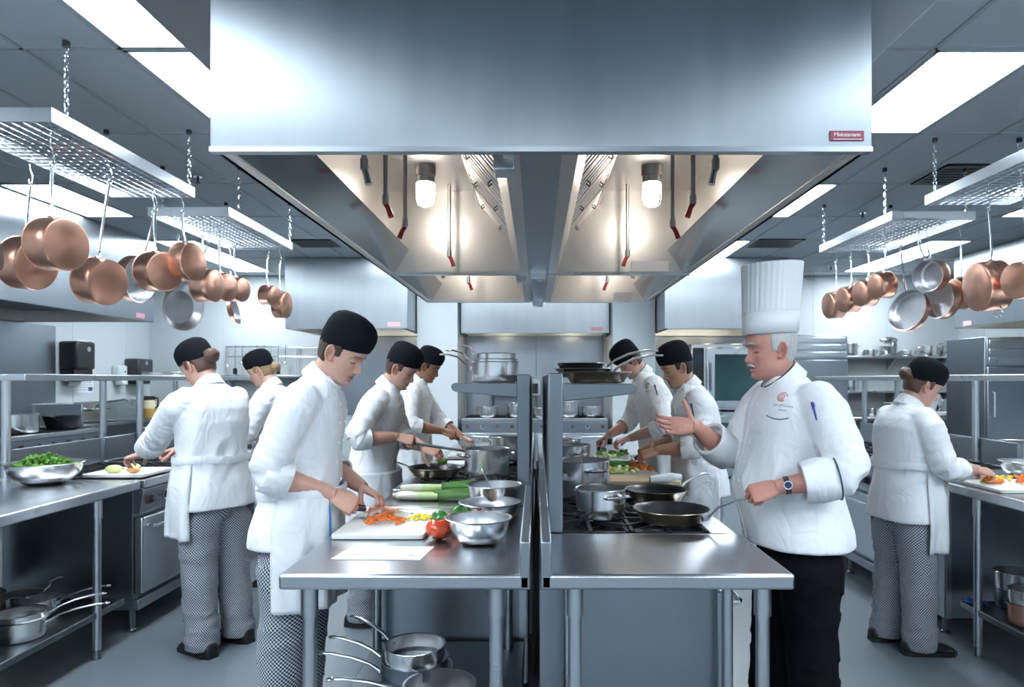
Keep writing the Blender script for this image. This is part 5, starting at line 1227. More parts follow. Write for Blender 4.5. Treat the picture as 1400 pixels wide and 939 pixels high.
        if pc:
            Rr = frame(d2)
            MB().tube([A + Rr @ Vector((r*1.045*math.cos(t), r*1.045*math.sin(t), .002)) for t in [2*pi*q/30 for q in range(31)]], .0028, 6).build('cuff_piping', pc, jk)
            MB().tube([A+d2*(L*qq) + Rr @ Vector((r*1.05*math.cos(P_[nm].get('slit', 0)), r*1.05*math.sin(P_[nm].get('slit', 0)), 0)) for qq in (0,.5,1)], .0028, 6).build('cuff_piping', pc, jk)
    # trousers
    tm = MB()
    tm.loft([ring((tx(z)+.004, 0, z), dx*gd, wy*gw, 28, e=2.3) for z, dx, wy in ((hem-.06,.100,.150),(hem-.03,.112,.162),(hem+.02,.116,.166),(hem+.07,.108,.158))])
    lr = g('legr', 1.0)
    for (hip, knee, ank, fr) in legs:
        bot = ank+Vector((.012, 0, -.045))
        tm.tube([Vector((.004, hip.y*.92, hem+.05)), Vector((.004,hip.y*.95,hem-.04)), hip.lerp(knee, .4), knee, knee.lerp(bot, .5), bot+Vector((0,0,.05)), bot], [.090*gd, .102*gd, .106*lr*gd**.6, .094*lr, .086*lr, .086*lr, .083*lr], 22)
    tco, tf = remesh(tm.v, tm.f, .011, 4)
    tn = vnormals(tco, tf); hipc = tx(hipz)
    kz = legs[0][1].z
    for i in range(len(tco)):
        p = Vector(tco[i]); low = math.exp(-((p.z-.16)/.10)**2); kn = math.exp(-((p.z-kz)/.13)**2)
        n_ = noisev(Vector((p.x*5+seed, p.y*5, p.z*9)))*.8 + low*noisev(Vector((p.x*6+seed, p.y*6, p.z*26)))*.9 + kn*noisev(Vector((p.x*7, p.y*7+seed, p.z*15)))*.5
        tco[i] += tn[i]*(.009*((1-abs(n_)*2)*.6 if n_ > 0 else n_))
    tr = raw_obj('trousers', tco, tf, g('trousers', 'check_trousers'), body)
    uv = np.zeros((len(tco), 3), dtype=np.float32)
    for i, p in enumerate(tco):
        best = min(legs, key=lambda L: abs(p[1]-(L[1].y if p[2] < L[0].z else L[0].y)))
        ax = best[0].lerp(best[2], max(0, min(1, (best[0].z-p[2])/(best[0].z-best[2].z))))
        u = math.atan2(p[1]-ax.y, -(p[0]-ax.x))*.095
        uv[i] = (u, p[2], .0044)
    ua = tr.data.attributes.new('cloth_uv', 'FLOAT_VECTOR', 'POINT'); ua.data.foreach_set('vector', uv.ravel())
    # shoes
    for (hip, knee, ank, fr) in legs:
        rr = []
        for (x, w_, h0, h1) in ((-.085,.026,.0,.055),(-.075,.036,0,.078),(-.04,.041,0,.088),(.01,.042,0,.088),(.06,.045,0,.076),(.12,.049,0,.062),(.165,.045,0,.048),(.19,.030,.004,.034),(.197,.014,.008,.022)):
            rr.append([Vector((x, w_*math.copysign(abs(math.cos(2*pi*k/18))**.75, math.cos(2*pi*k/18)), (h0+h1)/2+(h1-h0)/2*math.copysign(abs(math.sin(2*pi*k/18))**.8, math.sin(2*pi*k/18)))) for k in range(18)])
        T = Matrix.Translation((ank.x, ank.y, 0)) @ Matrix.Rotation(math.radians(fr), 4, 'Z')
        sh = MB().loft(rr, T=T).build('shoe', 'shoe_black', body, smooth=60)
        so = MB().loft([[Vector((v.x*1.03+.002, v.y*1.05, min(v.z*.0+(0 if j == 0 else .022), .022))) for v in [Vector((x, w_*sg, 0)) for sg in (1,-1) for x, w_ in ((-.085,.026),(-.04,.042),(.06,.046),(.12,.050),(.165,.046),(.195,.02))[::sg]]] for j in range(2)], T=T).build('sole', 'shoe_black', sh)
    # apron: a skirt hung from the waist, open behind, with band and tie
    ap = g('apron')
    if ap:
        zb, a0, a1, zt = ap['zb'], math.radians(ap.get('a0', -125)), math.radians(ap.get('a1', 125)), ap.get('zt', 1.055*s)
        rows = []; nA = 56; nZ = 26
        for j in range(nZ+1):
            z = zt+(zb-zt)*j/nZ; t = j/nZ; row = []
            wy = np.interp(z, [.5, .80*s, .93*s, 1.03*s, 1.1*s], [.208,.222,.214,.194,.19])*gw; dx = np.interp(z, [.5,.80*s,.93*s,1.03*s,1.1*s], [.168,.170,.166,.152,.15])*gd
            bl = belly*math.exp(-((z/s-1.04)/.16)**2)
            for k in range(nA+1):
                an = a0+(a1-a0)*k/nA; ca, sa = math.cos(an), math.sin(an)
                rip = t*.012*(math.sin(an*7+seed)+.6*math.sin(an*13+2*seed)) + .008*noisev(Vector((ca*3+seed, sa*3, z*5)))
                r_ = 1+.018*0
                x = math.copysign(abs(ca)**(2/2.3), ca)*(dx+bl*.5+.004+rip); y = math.copysign(abs(sa)**(2/2.3), sa)*(wy+.004+rip)
                row.append(Vector((tx(z)+.02+bl*.5+x, y, z)))
            rows.append(row)
        m_ = MB().loft(rows, cap=False, closed=False)
        apo = m_.build('apron', 'apron_cloth', body, smooth=60, solid=.004)
        band = []
        for k in range(41):
            an = 2*pi*k/40; ca, sa = math.cos(an), math.sin(an)
            z = zt-.012+.006*math.sin(an*3+seed); bl = belly*math.exp(-((z/s-1.04)/.16)**2)
            x = math.copysign(abs(ca)**(2/2.3), ca)*(.150*gd+bl*.5+.004); y = math.copysign(abs(sa)**(2/2.3), sa)*(.193*gw+.004)
            c = Vector((tx(z)+.014+bl*.5+x, y, z)); nrm = Vector((ca, sa, 0))
            band.append([c+nrm*.006-Vector((0,0,.020)), c+nrm*.010, c+nrm*.006+Vector((0,0,.020)), c-nrm*.004])
        b2 = MB().loft(band[:-1]+[band[0]], cap=False); b2.build('waist_band', 'apron_cloth', apo, smooth=60)
        if ap.get('tie') is not None:
            an = math.radians(ap['tie']); x0 = Vector((tx(1.0*s)+.02+math.cos(an)*(.165*gd), math.sin(an)*(.205*gw), zt-.02))
            for q in (0, 1):
                MB().tube([x0, x0+Vector((.004+.01*q, -.004, -.06)), x0+Vector((-.002+.02*q, -.006, -.16)), x0+Vector((.006+.012*q, -.004, -.26-.05*q))], .010, 8, flat=.25).build('apron_tie', ap.get('tiemat', 'apron_cloth'), apo)
    # ---- hat, hair
    hat = g('hat', 'cap')
    if hat == 'cap':
        rr = []; hk = hp.get('cap', 1.0)
        for (t, kx, kz) in ((0,1.0,0),(.02,1.03,.012),(.3,1.06,.035),(.55,1.06,.065),(.72,1.0,.085),(.84,.86,.098),(.93,.64,.108),(.98,.34,.114),(1.0,.06,.116)):
            r = []
            for k in range(40):
                an = 2*pi*k/40; ca, sa = math.cos(an), math.sin(an)
                zb = .030+.020*ca - .006*abs(sa)
                x = -.006+ca*.1025*kx; y = sa*.0835*kx
                z = zb+(kz*hk)*(1.10-.24*ca) if kz < .07 else zb*max(0, 1-(kz-.065)/.05)+.048*min(1, (kz-.065)/.05)+kz*hk*(1.04-.22*ca*max(0,1-(kz-.065)/.05))
                nn_ = .0045*noisev(Vector((ca*4+seed, sa*4, kz*30)))
                r.append(HT @ Vector((x*(1+nn_*6), y*(1+nn_*6), z)))
            rr.append(r)
        inner = [[HT @ ((HTI @ v)*1.0-Vector(((HTI @ v).x*.04, (HTI @ v).y*.04, -.004))) for v in rr[0]]]
        cp = MB().loft(inner+rr).build('cap', 'black_cloth', body, smooth=70)
        bandr = []
        MB().tube([v+ (HR @ Vector((0,0,.027)))*1.0 + (v-HC).normalized()*.0035 for v in rr[0]]+[rr[0][0]+(HR @ Vector((0,0,.027)))+(rr[0][0]-HC).normalized()*.0035], .0022, 5).build('cap_seam', 'black_cloth', cp)
    else:
        rr = []; N = 120; Ht = hp.get('toque', .285)
        for j, t in enumerate([0,.02,.12,.24,.30,.315,.36,.5,.65,.8,.93,.985,1.0,.99,.985]):
            r = []; flare = .985+.09*t; ins = {13: .8, 14: .2}.get(j, 1)
            for k in range(N):
                an = 2*pi*k/N; ca, sa = math.cos(an), math.sin(an)
                pl = .0035*(1 if t > .31 and ins == 1 else 0)*abs(math.sin(an*17))
                r.append(HT @ Vector((-.006-t*.036+ca*(.108*flare+pl)*ins, sa*(.089*(flare+.10*t)+pl)*ins, .062+.006*ca+t*Ht)))
            rr.append(r)
        tq = MB().loft(rr).build('toque', 'toque_paper', body, smooth=40)
        tqb = []
        for t in (.005, .30):
            tqb.append([HT @ Vector((-.006-t*.036+math.cos(2*pi*k/60)*(.108*(.985+.09*t)+.0015), math.sin(2*pi*k/60)*(.089*(.985+.19*t)+.0015), .062+.006*math.cos(2*pi*k/60)+t*Ht)) for k in range(60)])
        MB().loft(tqb, cap=False).build('toque_band', 'toque_paper', tq, smooth=60, solid=.002)
    hc = g('hair')
    if hc:
        nu, nv = 72, 40; rows = []; long_ = g('long', False); thick = g('hairt', .009)
        for i in range(nv):
            z = -.10+.21*i/(nv-1); row = []
            f_ = np.interp(z, HZ, HF); b_ = np.interp(z, HZ, HB); w_ = np.interp(z, HZ, HW)
            for k in range(nu):
                a = 2*pi*k/nu-pi; ca, sa = math.cos(a), math.sin(a); e = 2.25 if ca > 0 else 2.05
                x = math.copysign(abs(ca)**(2/e), ca)*(f_ if ca > 0 else -b_); y = math.copysign(abs(sa)**(2/e), sa)*w_
                lowz = -.058 if not long_ else -.055                      # nape line
                mk = sm(lowz-.008, lowz+.012, z)*sm(.0, -.03, x) if x < 0 else 0
                side_ = sm(.036, .022, x)*sm(-.016 if x > -.03 else -.03, .0 if x > -.03 else -.01, z)*(1 if x > -.04 else 1)
                if x > .004: side_ *= sm(-.028 if not long_ else -.02, -.016, z)
                else: side_ = side_*sm(.006, .016, z) if x > -.028 else side_
                top = sm(.05, .07, z)*sm(.085, .06, x)
                m_ = max(mk if x < -.026 else mk*sm(.004,.016,z), side_, top)
                d_ = -.006 + m_*(.006+thick) + m_*.0025*noisev(Vector((x*70, y*70, z*30+seed)))
                n_ = Vector((x+.01, y, z*.5)).normalized()
                row.append(HT @ (Vector((x, y, z))+n_*d_))
            rows.append(row)
        hr = MB().loft(rows).build('hair', hc, body, smooth=180)
        if g('bun'):
            bx, bz, br = g('bun')
            bmsh = MB().sphere((bx, 0, bz), br, 22, 14, (1,1.05,.95))
            bmsh.v = [tuple(HT @ (Vector(v)+(Vector(v)-Vector((bx,0,bz))).normalized()*(.007*math.sin(9*math.atan2(v[2]-bz, v[1])+22*(v[0]-bx)/br)*.5+.006*noisev(Vector(v)*60)))) for v in bmsh.v]
            bmsh.build('hair_bun', hc, hr, smooth=180)
    if g('mustache'):
        mm = MB()
        for sd in (-1, 1):
            mm.tube([HT @ Vector(v) for v in ((.092, 0, -.051), (.0935, sd*.010, -.052), (.090, sd*.020, -.056), (.084, sd*.028, -.062))], [.0052,.0065,.0055,.002], 8)
        mm.build('mustache', 'hair_grey', body)
        for sd in (-1, 1):
            MB().tube([HT @ Vector(v) for v in ((.0965, sd*.012, .026), (.0985, sd*.024, .031), (.092, sd*.040, .031), (.083, sd*.050, .025))], [.002,.0042,.0036,.0012], 7, flat=.6).build('eyebrow', 'hair_grey', body)
    # buttons, placket
    bv = None
    dep = BVHTree.FromPolygons([Vector(c) for c in co], f)
    def on(y, z):
        h = dep.ray_cast(Vector((1.0, y, z)), Vector((-1, 0, 0)))
        return h
    if g('buttons', True):
        for row_y in (g('btn_y', (.055, -.055))):
            for q in range(5):
                z = (1.385-.078*q)*s
                h = on(row_y*(1-.1*q), z)
                if h[0] is not None and h[0].x > 0:
                    MB().lathe([(0,.0045),(.007,.004),(.0085,.001),(.0085,-.004)], 12, mat4(frame(h[1]), h[0])).build('button', 'button_white', jk)
        pts = []
        for q in range(16):
            z = 1.43*s-(1.43*s-hem-.01)*q/15; h = on(g('placket', .085)*(.55+.45*min(1, q/4)), z)
            if h[0] is not None and h[0].x > 0: pts.append(h[0]+h[1]*.0003)
        if len(pts) > 2: MB().tube(pts, .0032, 6, flat=.8).build('placket_edge', 'white_cloth', jk)
    bpy.context.view_layer.update()
    PEOPLE[key] = dict(body=body, jacket=jk, MW=MW, arms=arms, bvh=dep, HT=MW @ HT)
    return body
def cam_hit(key, px, py):
    """where a sight line of the photo meets a jacket; gives world point, normal"""
    d = PEOPLE[key]; MI = d['MW'].inverted()
    o = MI @ Vector((0, 0, CH)); dr = (MI.to_3x3() @ Vector(((px-CX)/F, 1, (CY-py)/F))).normalized()
    h = d['bvh'].ray_cast(o, dr)
    return (h[0], h[1]) if h[0] is not None else (None, None)
def decal(key, name, me, m, px, py, sx=1.0, rot=0.0, lift=.0012):
    """a flat embroidered mark laid on the jacket (child of the jacket, bent to its surface)"""
    d = PEOPLE[key]; c, n = cam_hit(key, px, py)
    if c is None: return
    upl = Vector((0,0,1)); x = upl.cross(n).normalized(); y = n.cross(x)
    if rot: q = Quaternion(n, rot); x = q @ x; y = q @ y
    for v in me.vertices:
        p = c + x*v.co.x + y*v.co.y; h = d['bvh'].ray_cast(p+n*.06, -n)
        v.co = (h[0]+n*lift) if h[0] is not None and (h[0]-p).length < .05 else p+n*lift
    return link(name, me, m, d['jacket'], smooth=0)
def crest(r):
    m = MB()
    def arc(cx, cy, rr, a0, a1, w_):
        n = 10; o = len(m.v); 
        for k in range(n+1):
            a = math.radians(a0+(a1-a0)*k/n)
            for q in (rr-w_, rr+w_): m.v.append((cx+q*math.cos(a), cy+q*math.sin(a), 0))
        for k in range(n): m.f.append((o+2*k, o+2*k+1, o+2*k+3, o+2*k+2))
    arc(0, 0, r, 60, 300, r*.13); arc(0, 0, r*.62, 75, 285, r*.10); arc(r*.12, 0, r*.28, 0, 360, r*.09); arc(r*.7, r*.3, r*.22, -60, 200, r*.1)
    for x in (-.45, -.1, .25): m.box(r*x, r*(x+.14), -r*.9, -r*.35, 0, .0002)
    return m.mesh('crest')
SKIN = (.62,.40,.33)
GRIP = (62, 88, 55)
# ---- near left: young man slicing carrots
person('A', 'person in white jacket and apron slicing carrots at the near left island table', (-.985, 2.76), 2, 1.75, dict(
  skin=(0.627,0.370,0.288), brow=(.05,.03,.02), hair='hair_brown', lean=.16, girth=.94, depth=1.0, slv=1.06, hem=.83, vox=.0085, hvox=.0028, avox=.0028, neckr=1.03,
  head=dict(yaw=-14, pitch=30, fwd=.12), stubble=.15, ruddy=1.0, nose=1.12, brow_k=.95,
  R=dict(w=(-.80, 2.665, 1.035), x=(.80,.10,-.45), z=(.15,-.75,.65), curl=GRIP, thumb=(15,25,.75), hint=(-.9,-.45,-.2), cuff=.26, cuffl=.10, cuffr=1.12, spread=2),
  L=dict(w=(-.745, 2.92, 1.02), x=(.86,-.32,-.38), z=(.15,.25,.95), curl=(45,60,35), thumb=(10,20,.7), hint=(-.7,.6,-.5), cuff=.4, spread=2),
  apron=dict(zb=.60, a0=-100, a1=130, tie=-38, tiemat='blue_tie'), feet=((.02,.12,0),(-.02,-.11,-5)), belly=.01))
# ---- second and third young men on the left
person('B', 'person in black cap, second along the left island, dropping lime into a pan', (-1.03, 4.22), 0, 1.70, dict(
  skin=(0.589,0.344,0.264), brow=(.05,.03,.02), hair='hair_brown', lean=.16, girth=.96, slv=1.0, hem=.72,
  head=dict(yaw=-8, pitch=28, fwd=.1), stubble=.1,
  R=dict(w=(-.875+.05, 4.02, 1.145), x=(.9,.1,-.2), z=(.1,-.6,.75), curl=GRIP, thumb=(15,25,.75), hint=(-.7,-.6,-.3), cuff=.28),
  L=dict(w=(-.68, 4.10, 1.075), x=(.9,-.2,-.3), z=(0,-.5,.85), curl=(35,50,30), thumb=(10,20,.8), hint=(-.5,.6,-.6), cuff=.28),
  apron=dict(zb=.55, a0=-130, a1=130, zt=.93), feet=((0,.11,0),(0,-.11,0))))
person('C', 'person in black cap, third along the left island, cutting on a white board', (-1.03, 5.45), 0, 1.735, dict(
  skin=(0.314,0.150,0.092), brow=(.02,.012,.01), hair='hair_black', lean=.12, girth=.95, lip=(.30,.13,.11), brow_k=.9,
  head=dict(yaw=-6, pitch=24, fwd=.08), ruddy=.5,
  R=dict(w=(-.72, 5.20, 1.09), x=(.9,.05,-.25), z=(.1,-.6,.75), curl=GRIP, thumb=(15,25,.75), hint=(-.7,-.6,-.3), cuff=.30),
  L=dict(w=(-.60, 5.5, 1.02), x=(.8,-.4,-.3), z=(0,0,1), curl=(40,55,30), thumb=(10,20,.8), hint=(-.5,.6,-.6), cuff=.35),
  apron=dict(zb=.6, a0=-130, a1=130), feet=((0,.11,0),(0,-.11,0))))
# ---- right side of the island
person('D', 'person in grey-piped jacket bowing the head low, farthest along the right island', (.97, 5.10), 186, 1.80, dict(
  skin=(0.646,0.378,0.304), brow=(.06,.035,.025), hair='hair_brown', lean=.24, girth=.97, piping='grey_piping',
  head=dict(yaw=6, pitch=42, fwd=.12), ruddy=1.2,
  L=dict(w=(.68, 4.92, 1.06), x=(-.9,.1,-.25), z=(0,-.3,.9), curl=(38,55,30), thumb=(10,20,.8), hint=(.7,-.5,-.4), cuff=.30),
  R=dict(w=(.545, 5.15, 1.06), x=(-.8,.0,-.5), z=(-.2,.2,.9), curl=GRIP, thumb=(15,25,.75), hint=(.3,.6,-.6), cuff=.30),
  apron=dict(zb=.55, a0=-120, a1=120), feet=((0,.11,0),(0,-.11,0))))
person('E', 'person in white jacket chopping orange vegetables, next beyond the tall hat', (1.03, 4.22), 180, 1.70, dict(
  skin=(0.522,0.292,0.200), brow=(.02,.012,.01), hair='hair_black', lean=.12, girth=.93, hem=.80,
  head=dict(yaw=8, pitch=22, fwd=.08),
  L=dict(w=(.72, 4.02, 1.065), x=(-.9,.05,-.3), z=(0,-.45,.85), curl=(40,55,30), thumb=(10,20,.8), hint=(.6,-.5,-.5), cuff=.36, cuffl=.10, cuffr=1.08),
  R=dict(w=(.735, 4.30, 1.075), x=(-.85,-.1,-.4), z=(0,.3,.9), curl=GRIP, thumb=(15,25,.75), hint=(.6,.5,-.5), cuff=.45),
  apron=dict(zb=.45, a0=-110, a1=110, zt=1.0), feet=((0,.11,0),(0,-.11,0))))
# ---- old head chef
person('F', 'person in tall white pleated hat holding a frying pan, other hand outstretched', (1.085, 2.80), 182, 1.745, dict(
  skin=(0.589,0.288,0.228), brow=(.35,.33,.31), brow_k=.4, hair='hair_grey', hat='toque', mustache=True, jowl=.9, nose=1.12, lean=.09, girth=1.10, depth=1.18, belly=.085, slv=1.14, hem=.82,
  vox=.0085, hvox=.0028, avox=.0028, neckr=1.16, ruddy=1.5, piping='navy', trousers='black_trousers', legr=1.08, lip=(.48,.22,.20), hairt=.007, armk=1.0,
  head=dict(yaw=5, pitch=6, fwd=.27, scale=1.04, neck=-.004, toque=.27),
  L=dict(w=(.895, 2.52, 1.085), x=(-.93,.10,-.28), z=(-.05,-.72,.68), curl=GRIP, thumb=(12,25,.75), hint=(.45,-.45,-.8), sh=-.035, cuff=.56, cuffl=.12, cuffr=1.13, cuffpipe='green_piping', slit=2.2, spread=2),
  R=dict(w=(.665, 2.87, 1.285), x=(-.97,-.10,.02), z=(.12,.90,-.42), curl=((8,14,8),(12,18,10),(16,22,12),(18,24,14)), thumb=(52,6,-.15), hint=(.35,.35,-.9), cuff=.50, cuffl=.12, cuffr=1.15, spread=7, sh=.03),
  feet=((.0,.12,0),(.10,-.13,0)), btn_y=(.03, -.09), placket=-.02, fold=.011))
# ---- women at the side runs
person('G', 'person in checked trousers seen from behind at the left range', (-1.79, 3.80), 152, 1.705, dict(
  skin=(0.627,0.361,0.288), brow=(.08,.04,.03), hair='hair_auburn', long=True, bun=(-.105, .015, .046), lean=.05, girth=1.02, depth=1.02, slv=1.08, hem=.80, fem=1, legr=1.02, vox=.009,
  head=dict(yaw=14, pitch=30, fwd=.05, scale=.98),
  L=dict(w=(-2.28, 3.93, 1.03), x=(-.93,.25,-.2), z=(.1,-.2,.95), curl=(40,55,30), thumb=(10,20,.8), hint=(.3,-.5,-.8), cuff=.62, cuffl=.10, cuffr=1.1),
  R=dict(w=(-2.20, 4.13, 1.03), x=(-.9,.0,-.3), z=(0,.2,.9), curl=GRIP, thumb=(15,25,.75), hint=(.3,.6,-.6), cuff=.55),
  apron=dict(zb=.63, a0=-118, a1=118, tie=None, zt=1.06), feet=((-.03,.115,-4),(-.03,-.115,4)), buttons=False))
person('H', 'person in black cap half hidden behind the near left carrot slicer', (-1.87, 5.0), 176, 1.69, dict(
  skin=(0.665,0.404,0.320), brow=(.30,.19,.10), hair='hair_blonde', long=True, bun=(-.105, -.012, .040), lean=.10, girth=.92, fem=1,
  head=dict(yaw=6, pitch=24, fwd=.06, scale=.97),
  L=dict(w=(-2.25, 4.85, 1.02), x=(-.93,.1,-.2), z=(0,-.3,.95), curl=(40,55,30), hint=(.3,-.5,-.8), cuff=.5),
  R=dict(w=(-2.22, 5.15, 1.02), x=(-.93,0,-.2), z=(0,.3,.95), curl=(40,55,30), hint=(.3,.6,-.6), cuff=.5),
  apron=dict(zb=.60, a0=-120, a1=120), feet=((0,.10,0),(0,-.10,0)), buttons=False))
person('I', 'person in checked trousers and apron cutting carrots at the right counter', (2.03, 3.78), 8, 1.575, dict(
  skin=(0.589,0.344,0.272), brow=(.06,.035,.025), hair='hair_auburn', long=True, bun=(-.107, .030, .040), lean=.05, girth=.95, depth=1.0, fem=1, hem=.80, slv=1.02,
  head=dict(yaw=-14, pitch=26, fwd=.05, scale=.97),
  R=dict(w=(2.345, 3.66, 1.0), x=(.95,.05,-.15), z=(0,-.35,.9), curl=(42,58,34), thumb=(12,22,.8), hint=(-.5,-.5,-.7), cuff=.45, cuffl=.09),
  L=dict(w=(2.40, 3.88, 1.0), x=(.95,-.1,-.2), z=(0,.3,.9), curl=(40,55,30), hint=(-.4,.5,-.7), cuff=.5),
  apron=dict(zb=.56, a0=-95, a1=120, tie=-38, tiemat='roll_tie', zt=1.03), feet=((.0,.11,0),(.05,-.10,-8)), buttons=False))
# ------------------------------------------------------------------ things held in hands, marks on clothes
def grip(key, hand, off=(.086, 0, -.026)):
    d = PEOPLE[key]; return (d['MW'] @ d['arms'][hand+'T']) @ Vector(off)
def knife(label, butt, tip, L=.34, hand=None):
    d = (tip-butt).normalized(); t = thing('chef_knife', label, 'knife')
    up = Vector((0,0,1)); y = (up-d*up.dot(d)).normalized(); z = d.cross(y)
    t.matrix_world = mat4(Matrix((d, y, z)).transposed(), butt)
    hl = .12; bl = (tip-butt).length-hl
    MB().tube([(0,0,0),(.01,0,0),(.05,-.002,0),(.09,0,0),(hl,0,0)], [.008,.0145,.0125,.0135,.0125], 12, flat=.62, up=(0,1,0)).build('knife_handle', 'black_plastic', t)
    MB().box(hl-.004, hl+.012, -.016, .012, -.006, .006).build('bolster', 'chrome', t, bevel=.002)
    n = 14; top = [(hl+.01+bl*k/n, .012*(1-(k/n)**4)) for k in range(n+1)]; bot = [(hl+.01+bl*k/n, .012-.050*(1-(k/n)**3.2)) for k in range(n+1)]
    v = []; f = []
    for (a, b), (c, e) in zip(top, bot): v += [(a,b,.0012),(c,e,.0002),(a,b,-.0012),(c,e,-.0002)]
    for k in range(n):
        o = 4*k; f += [(o,o+1,o+5,o+4),(o+3,o+2,o+6,o+7),(o+2,o,o+4,o+6),(o+1,o+3,o+7,o+5)]
    f += [(0,2,3,1)]; m = MB(); m.v, m.f = v, f; m.build('blade', 'blade', t, smooth=30)
    return t
def hold(label, key, hand, tip, back=.055, L=None):
    g_ = grip(key, hand); tip = Vector(tip); d = (tip-g_).normalized(); return knife(label, g_-d*back, tip)
hold('chef knife with black handle slicing carrots on the near left board', 'A', 'R', P(562, 703, 2.80)+Vector((0,0,.0)))
hold('knife in the hand of the third person on the left', 'C', 'R', (-.40, 5.22, .935))
hold('knife in the hand of the person nearest the tall hat', 'E', 'R', (.56, 4.26, .945))
hold('knife in the hand of the farthest person at the far right', 'D', 'R', (.46, 5.12, .94))
# frying pan whose handle lies in the tall-hatted person's left hand
g_ = grip('F', 'L'); FP = Vector((.545, 2.76, ZG)); q_ = g_-FP
hl_ = math.hypot(q_.x, q_.y)-.150
pan('front frying pan with bronze outside held by the tall-hatted person', 'pan', 'frying_pan', .150, .052, 'bronze_pan', 'nonstick', loc=FP, rz=math.atan2(q_.y, q_.x), handle=True, hl=hl_+.05, rise=(q_.z-.052*.82)*1.02, flare=1.22, hm='steel')
# ladle of the second person, its cup in the tall pot
g_ = grip('B', 'R'); e = Vector((-.345, 3.93, 1.06)); d = (e-g_).normalized()
t = thing('ladle', 'long grey ladle from the hand of the second person into the pot', 'ladle', g_-d*.06)
l_ = lambda p: Vector(p)-t.location
MB().tube([l_(g_-d*.06), l_(g_), l_(g_.lerp(e,.5)), l_(e)], [.009,.010,.008,.007], 10, flat=.7).build('ladle_handle', 'grey_plastic', t)
MB().tube([l_(e), l_(e+Vector((.03,0,-.01))), l_(e+Vector((.05,0,-.04)))], [.007,.007,.012], 8).build('ladle_neck', 'steel', t); MB().sphere(l_(e+Vector((.055,0,-.06))), .03, 14, 9, (1,1,.7)).build('ladle_cup', 'steel', t)
p = grip('B', 'L', (.125, 0, -.05)); t = thing('lime', 'lime piece in the fingers of the second person', 'lime', p); MB().sphere((0,0,0), .026, 16, 10, (1.3,1,.9)).build('flesh', 'leek_pale', t, smooth=180); MB().sphere((.006,.0,-.004), .026, 16, 10, (1.25,1.02,.85)).build('rind', 'leaf_green', t, smooth=180)
p = grip('A', 'L', (.155, 0, -.035)); t = thing('carrot', 'uncut carrot end under the fingers of the carrot slicer', 'carrot', (p.x, p.y, ZB+.014)); MB().tube([(-.06,.03,0),(0,0,0),(.05,-.025,0)], [.015,.014,.011], 12).build('root', 'carrot', t); MB().tube([(-.06,.03,0),(-.072,.036,.002)], [.008,.004], 8).build('crown', 'stem_green', t)
p = grip('I', 'R', (.10, 0, -.05)); t = thing('carrot', 'carrot piece under the hand of the person at the right counter', 'carrot', (p.x+.03, p.y, ZB+.016)); MB().tube([(-.04,.01,0),(.0,0,0),(.05,-.01,0)], [.015,.015,.010], 12).build('root', 'carrot', t); MB().tube([(-.04,.01,0),(-.052,.014,.002)], [.008,.004], 8).build('crown', 'stem_green', t)
# wrist watch of the tall-hatted person
E, C, d2 = PEOPLE['F']['arms']['Lc']; Wp = PEOPLE['F']['arms']['L'][2]; bd = PEOPLE['F']['body']
cW = Wp-d2*.030; Rr = frame(d2)
wt = MB().lathe([(.031,-.010),(.034,-.009),(.034,.009),(.031,.010)], 28, mat4(Rr, cW)).build('watch_band', 'grey_plastic', bd)
cm_ = (PEOPLE['F']['MW'].inverted() @ Vector((0,0,CH))-cW); nz_ = (cm_-d2*cm_.dot(d2)).normalized()
MB().cyl(cW+nz_*.031, cW+nz_*.038, .016, 24).build('watch_case', 'chrome', wt); MB().cyl(cW+nz_*.038, cW+nz_*.0385, .0125, 24).build('watch_face', 'navy', wt)
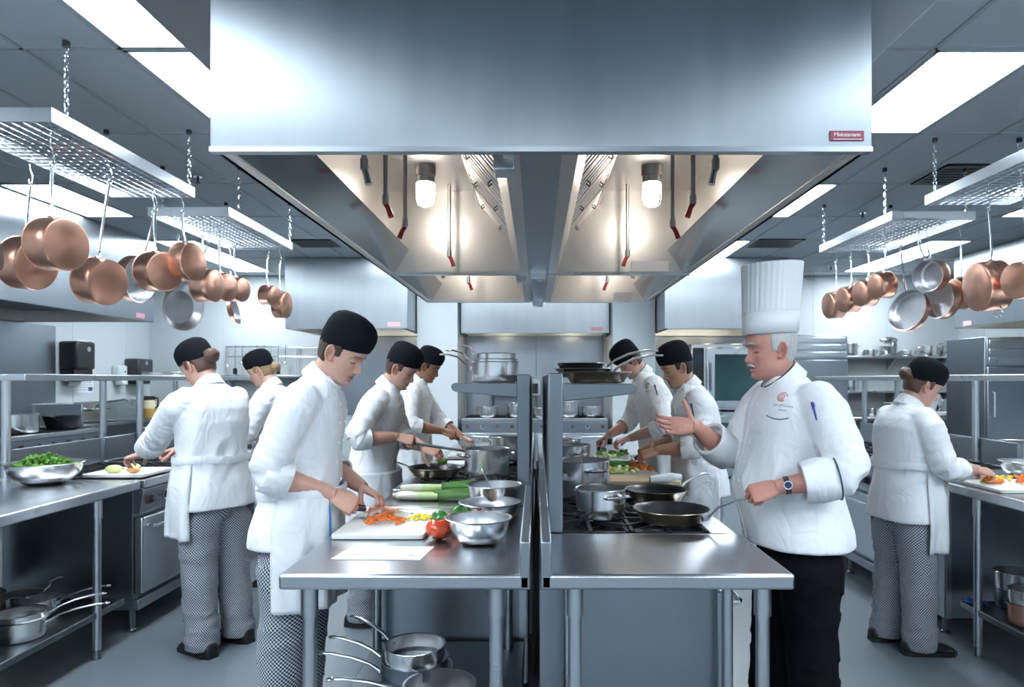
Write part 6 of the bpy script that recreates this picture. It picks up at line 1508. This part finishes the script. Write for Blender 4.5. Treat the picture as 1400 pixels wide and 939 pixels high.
# embroidery and pens
def words(key, s_, size, m, px, py, rot=0):
    decal(key, 'embroidered_lettering', text_mesh(s_, size, 0.0), m, px, py, rot=rot)
def threads(key, m_, px, py):
    m = MB(); random.seed(px)
    for r_ in range(2):
        x = -.022+.005*r_
        while x < .022-.005*r_: w_ = random.uniform(.002, .005); m.box(x, x+w_, -.010*r_-.002, -.010*r_+.002, 0, .0002); x += w_+.0018
    decal(key, 'embroidered_line', m.mesh('embroidered_line'), m_, px, py)
decal('F', 'crest', crest(.020), 'crest_red', 1070, 542)
words('F', 'Seu pritoum', .0165, 'text_grey', 1070, 554, -.10); words('F', 'mestor', .013, 'text_grey', 1070, 560.5, -.10)
m = MB()
for k in range(4): m.box(-.022+.011*k, -.014+.011*k, -.008+.003*k, .008-.001*k, 0, .0002)
decal('F', 'name_pin', m.mesh('name_pin'), 'text_grey', 1018, 538, rot=-.5)
m = MB(); m.loft([[Vector((-.048+.096*k/12, .010*((k/6-1)**2)-.002+w_, 0)) for k in range(13)] for w_ in (0,.005)], cap=False, closed=False)
decal('F', 'pocket_edge', m.mesh('pocket_edge'), 'text_grey', 1061, 573, rot=-.08)
decal('B', 'crest', crest(.018), 'crest_red', 547, 547); threads('B', 'text_grey', 549, 554)
decal('A', 'crest', crest(.018), 'crest_red', 473, 552); threads('A', 'text_grey', 475, 562)
decal('E', 'crest', crest(.020), 'crest_red', 937, 548); threads('E', 'crest_red', 934, 555)
decal('D', 'crest', crest(.020), 'text_grey', 885, 527); threads('D', 'text_grey', 885, 534)
def pen(label, key, px, py, L, m_):
    d = PEOPLE[key]; c, n = cam_hit(key, px, py)
    if c is None: return
    c = d['MW'] @ c; n = d['MW'].to_3x3() @ n
    t = thing('pen', label, 'pen', c+n*.003); u = Vector((0,0,1)); x = u.cross(n).normalized(); a = (u*.96-x*.28).normalized()
    MB().tube([-a*L*.5, a*L*.2], [.0035,.0042], 10).build('barrel', m_, t); MB().tube([a*L*.2, a*L*.24, a*L*.42, a*L*.5], [.0042,.0058,.0062,.004], 10).build('pen_cap', m_, t); MB().tube([a*L*.48+n*.007, a*L*.1+n*.007], .002, 6).build('clip', m_, t)
pen('dark blue pen in the sleeve pocket of the tall-hatted person', 'F', 1114, 562, .07, 'blue_pen')
pen('dark pen on the sleeve of the person nearest the tall hat', 'E', 947, 560, .075, 'navy')
pen('dark pen on the sleeve of the farthest person', 'D', 897, 533, .08, 'navy')
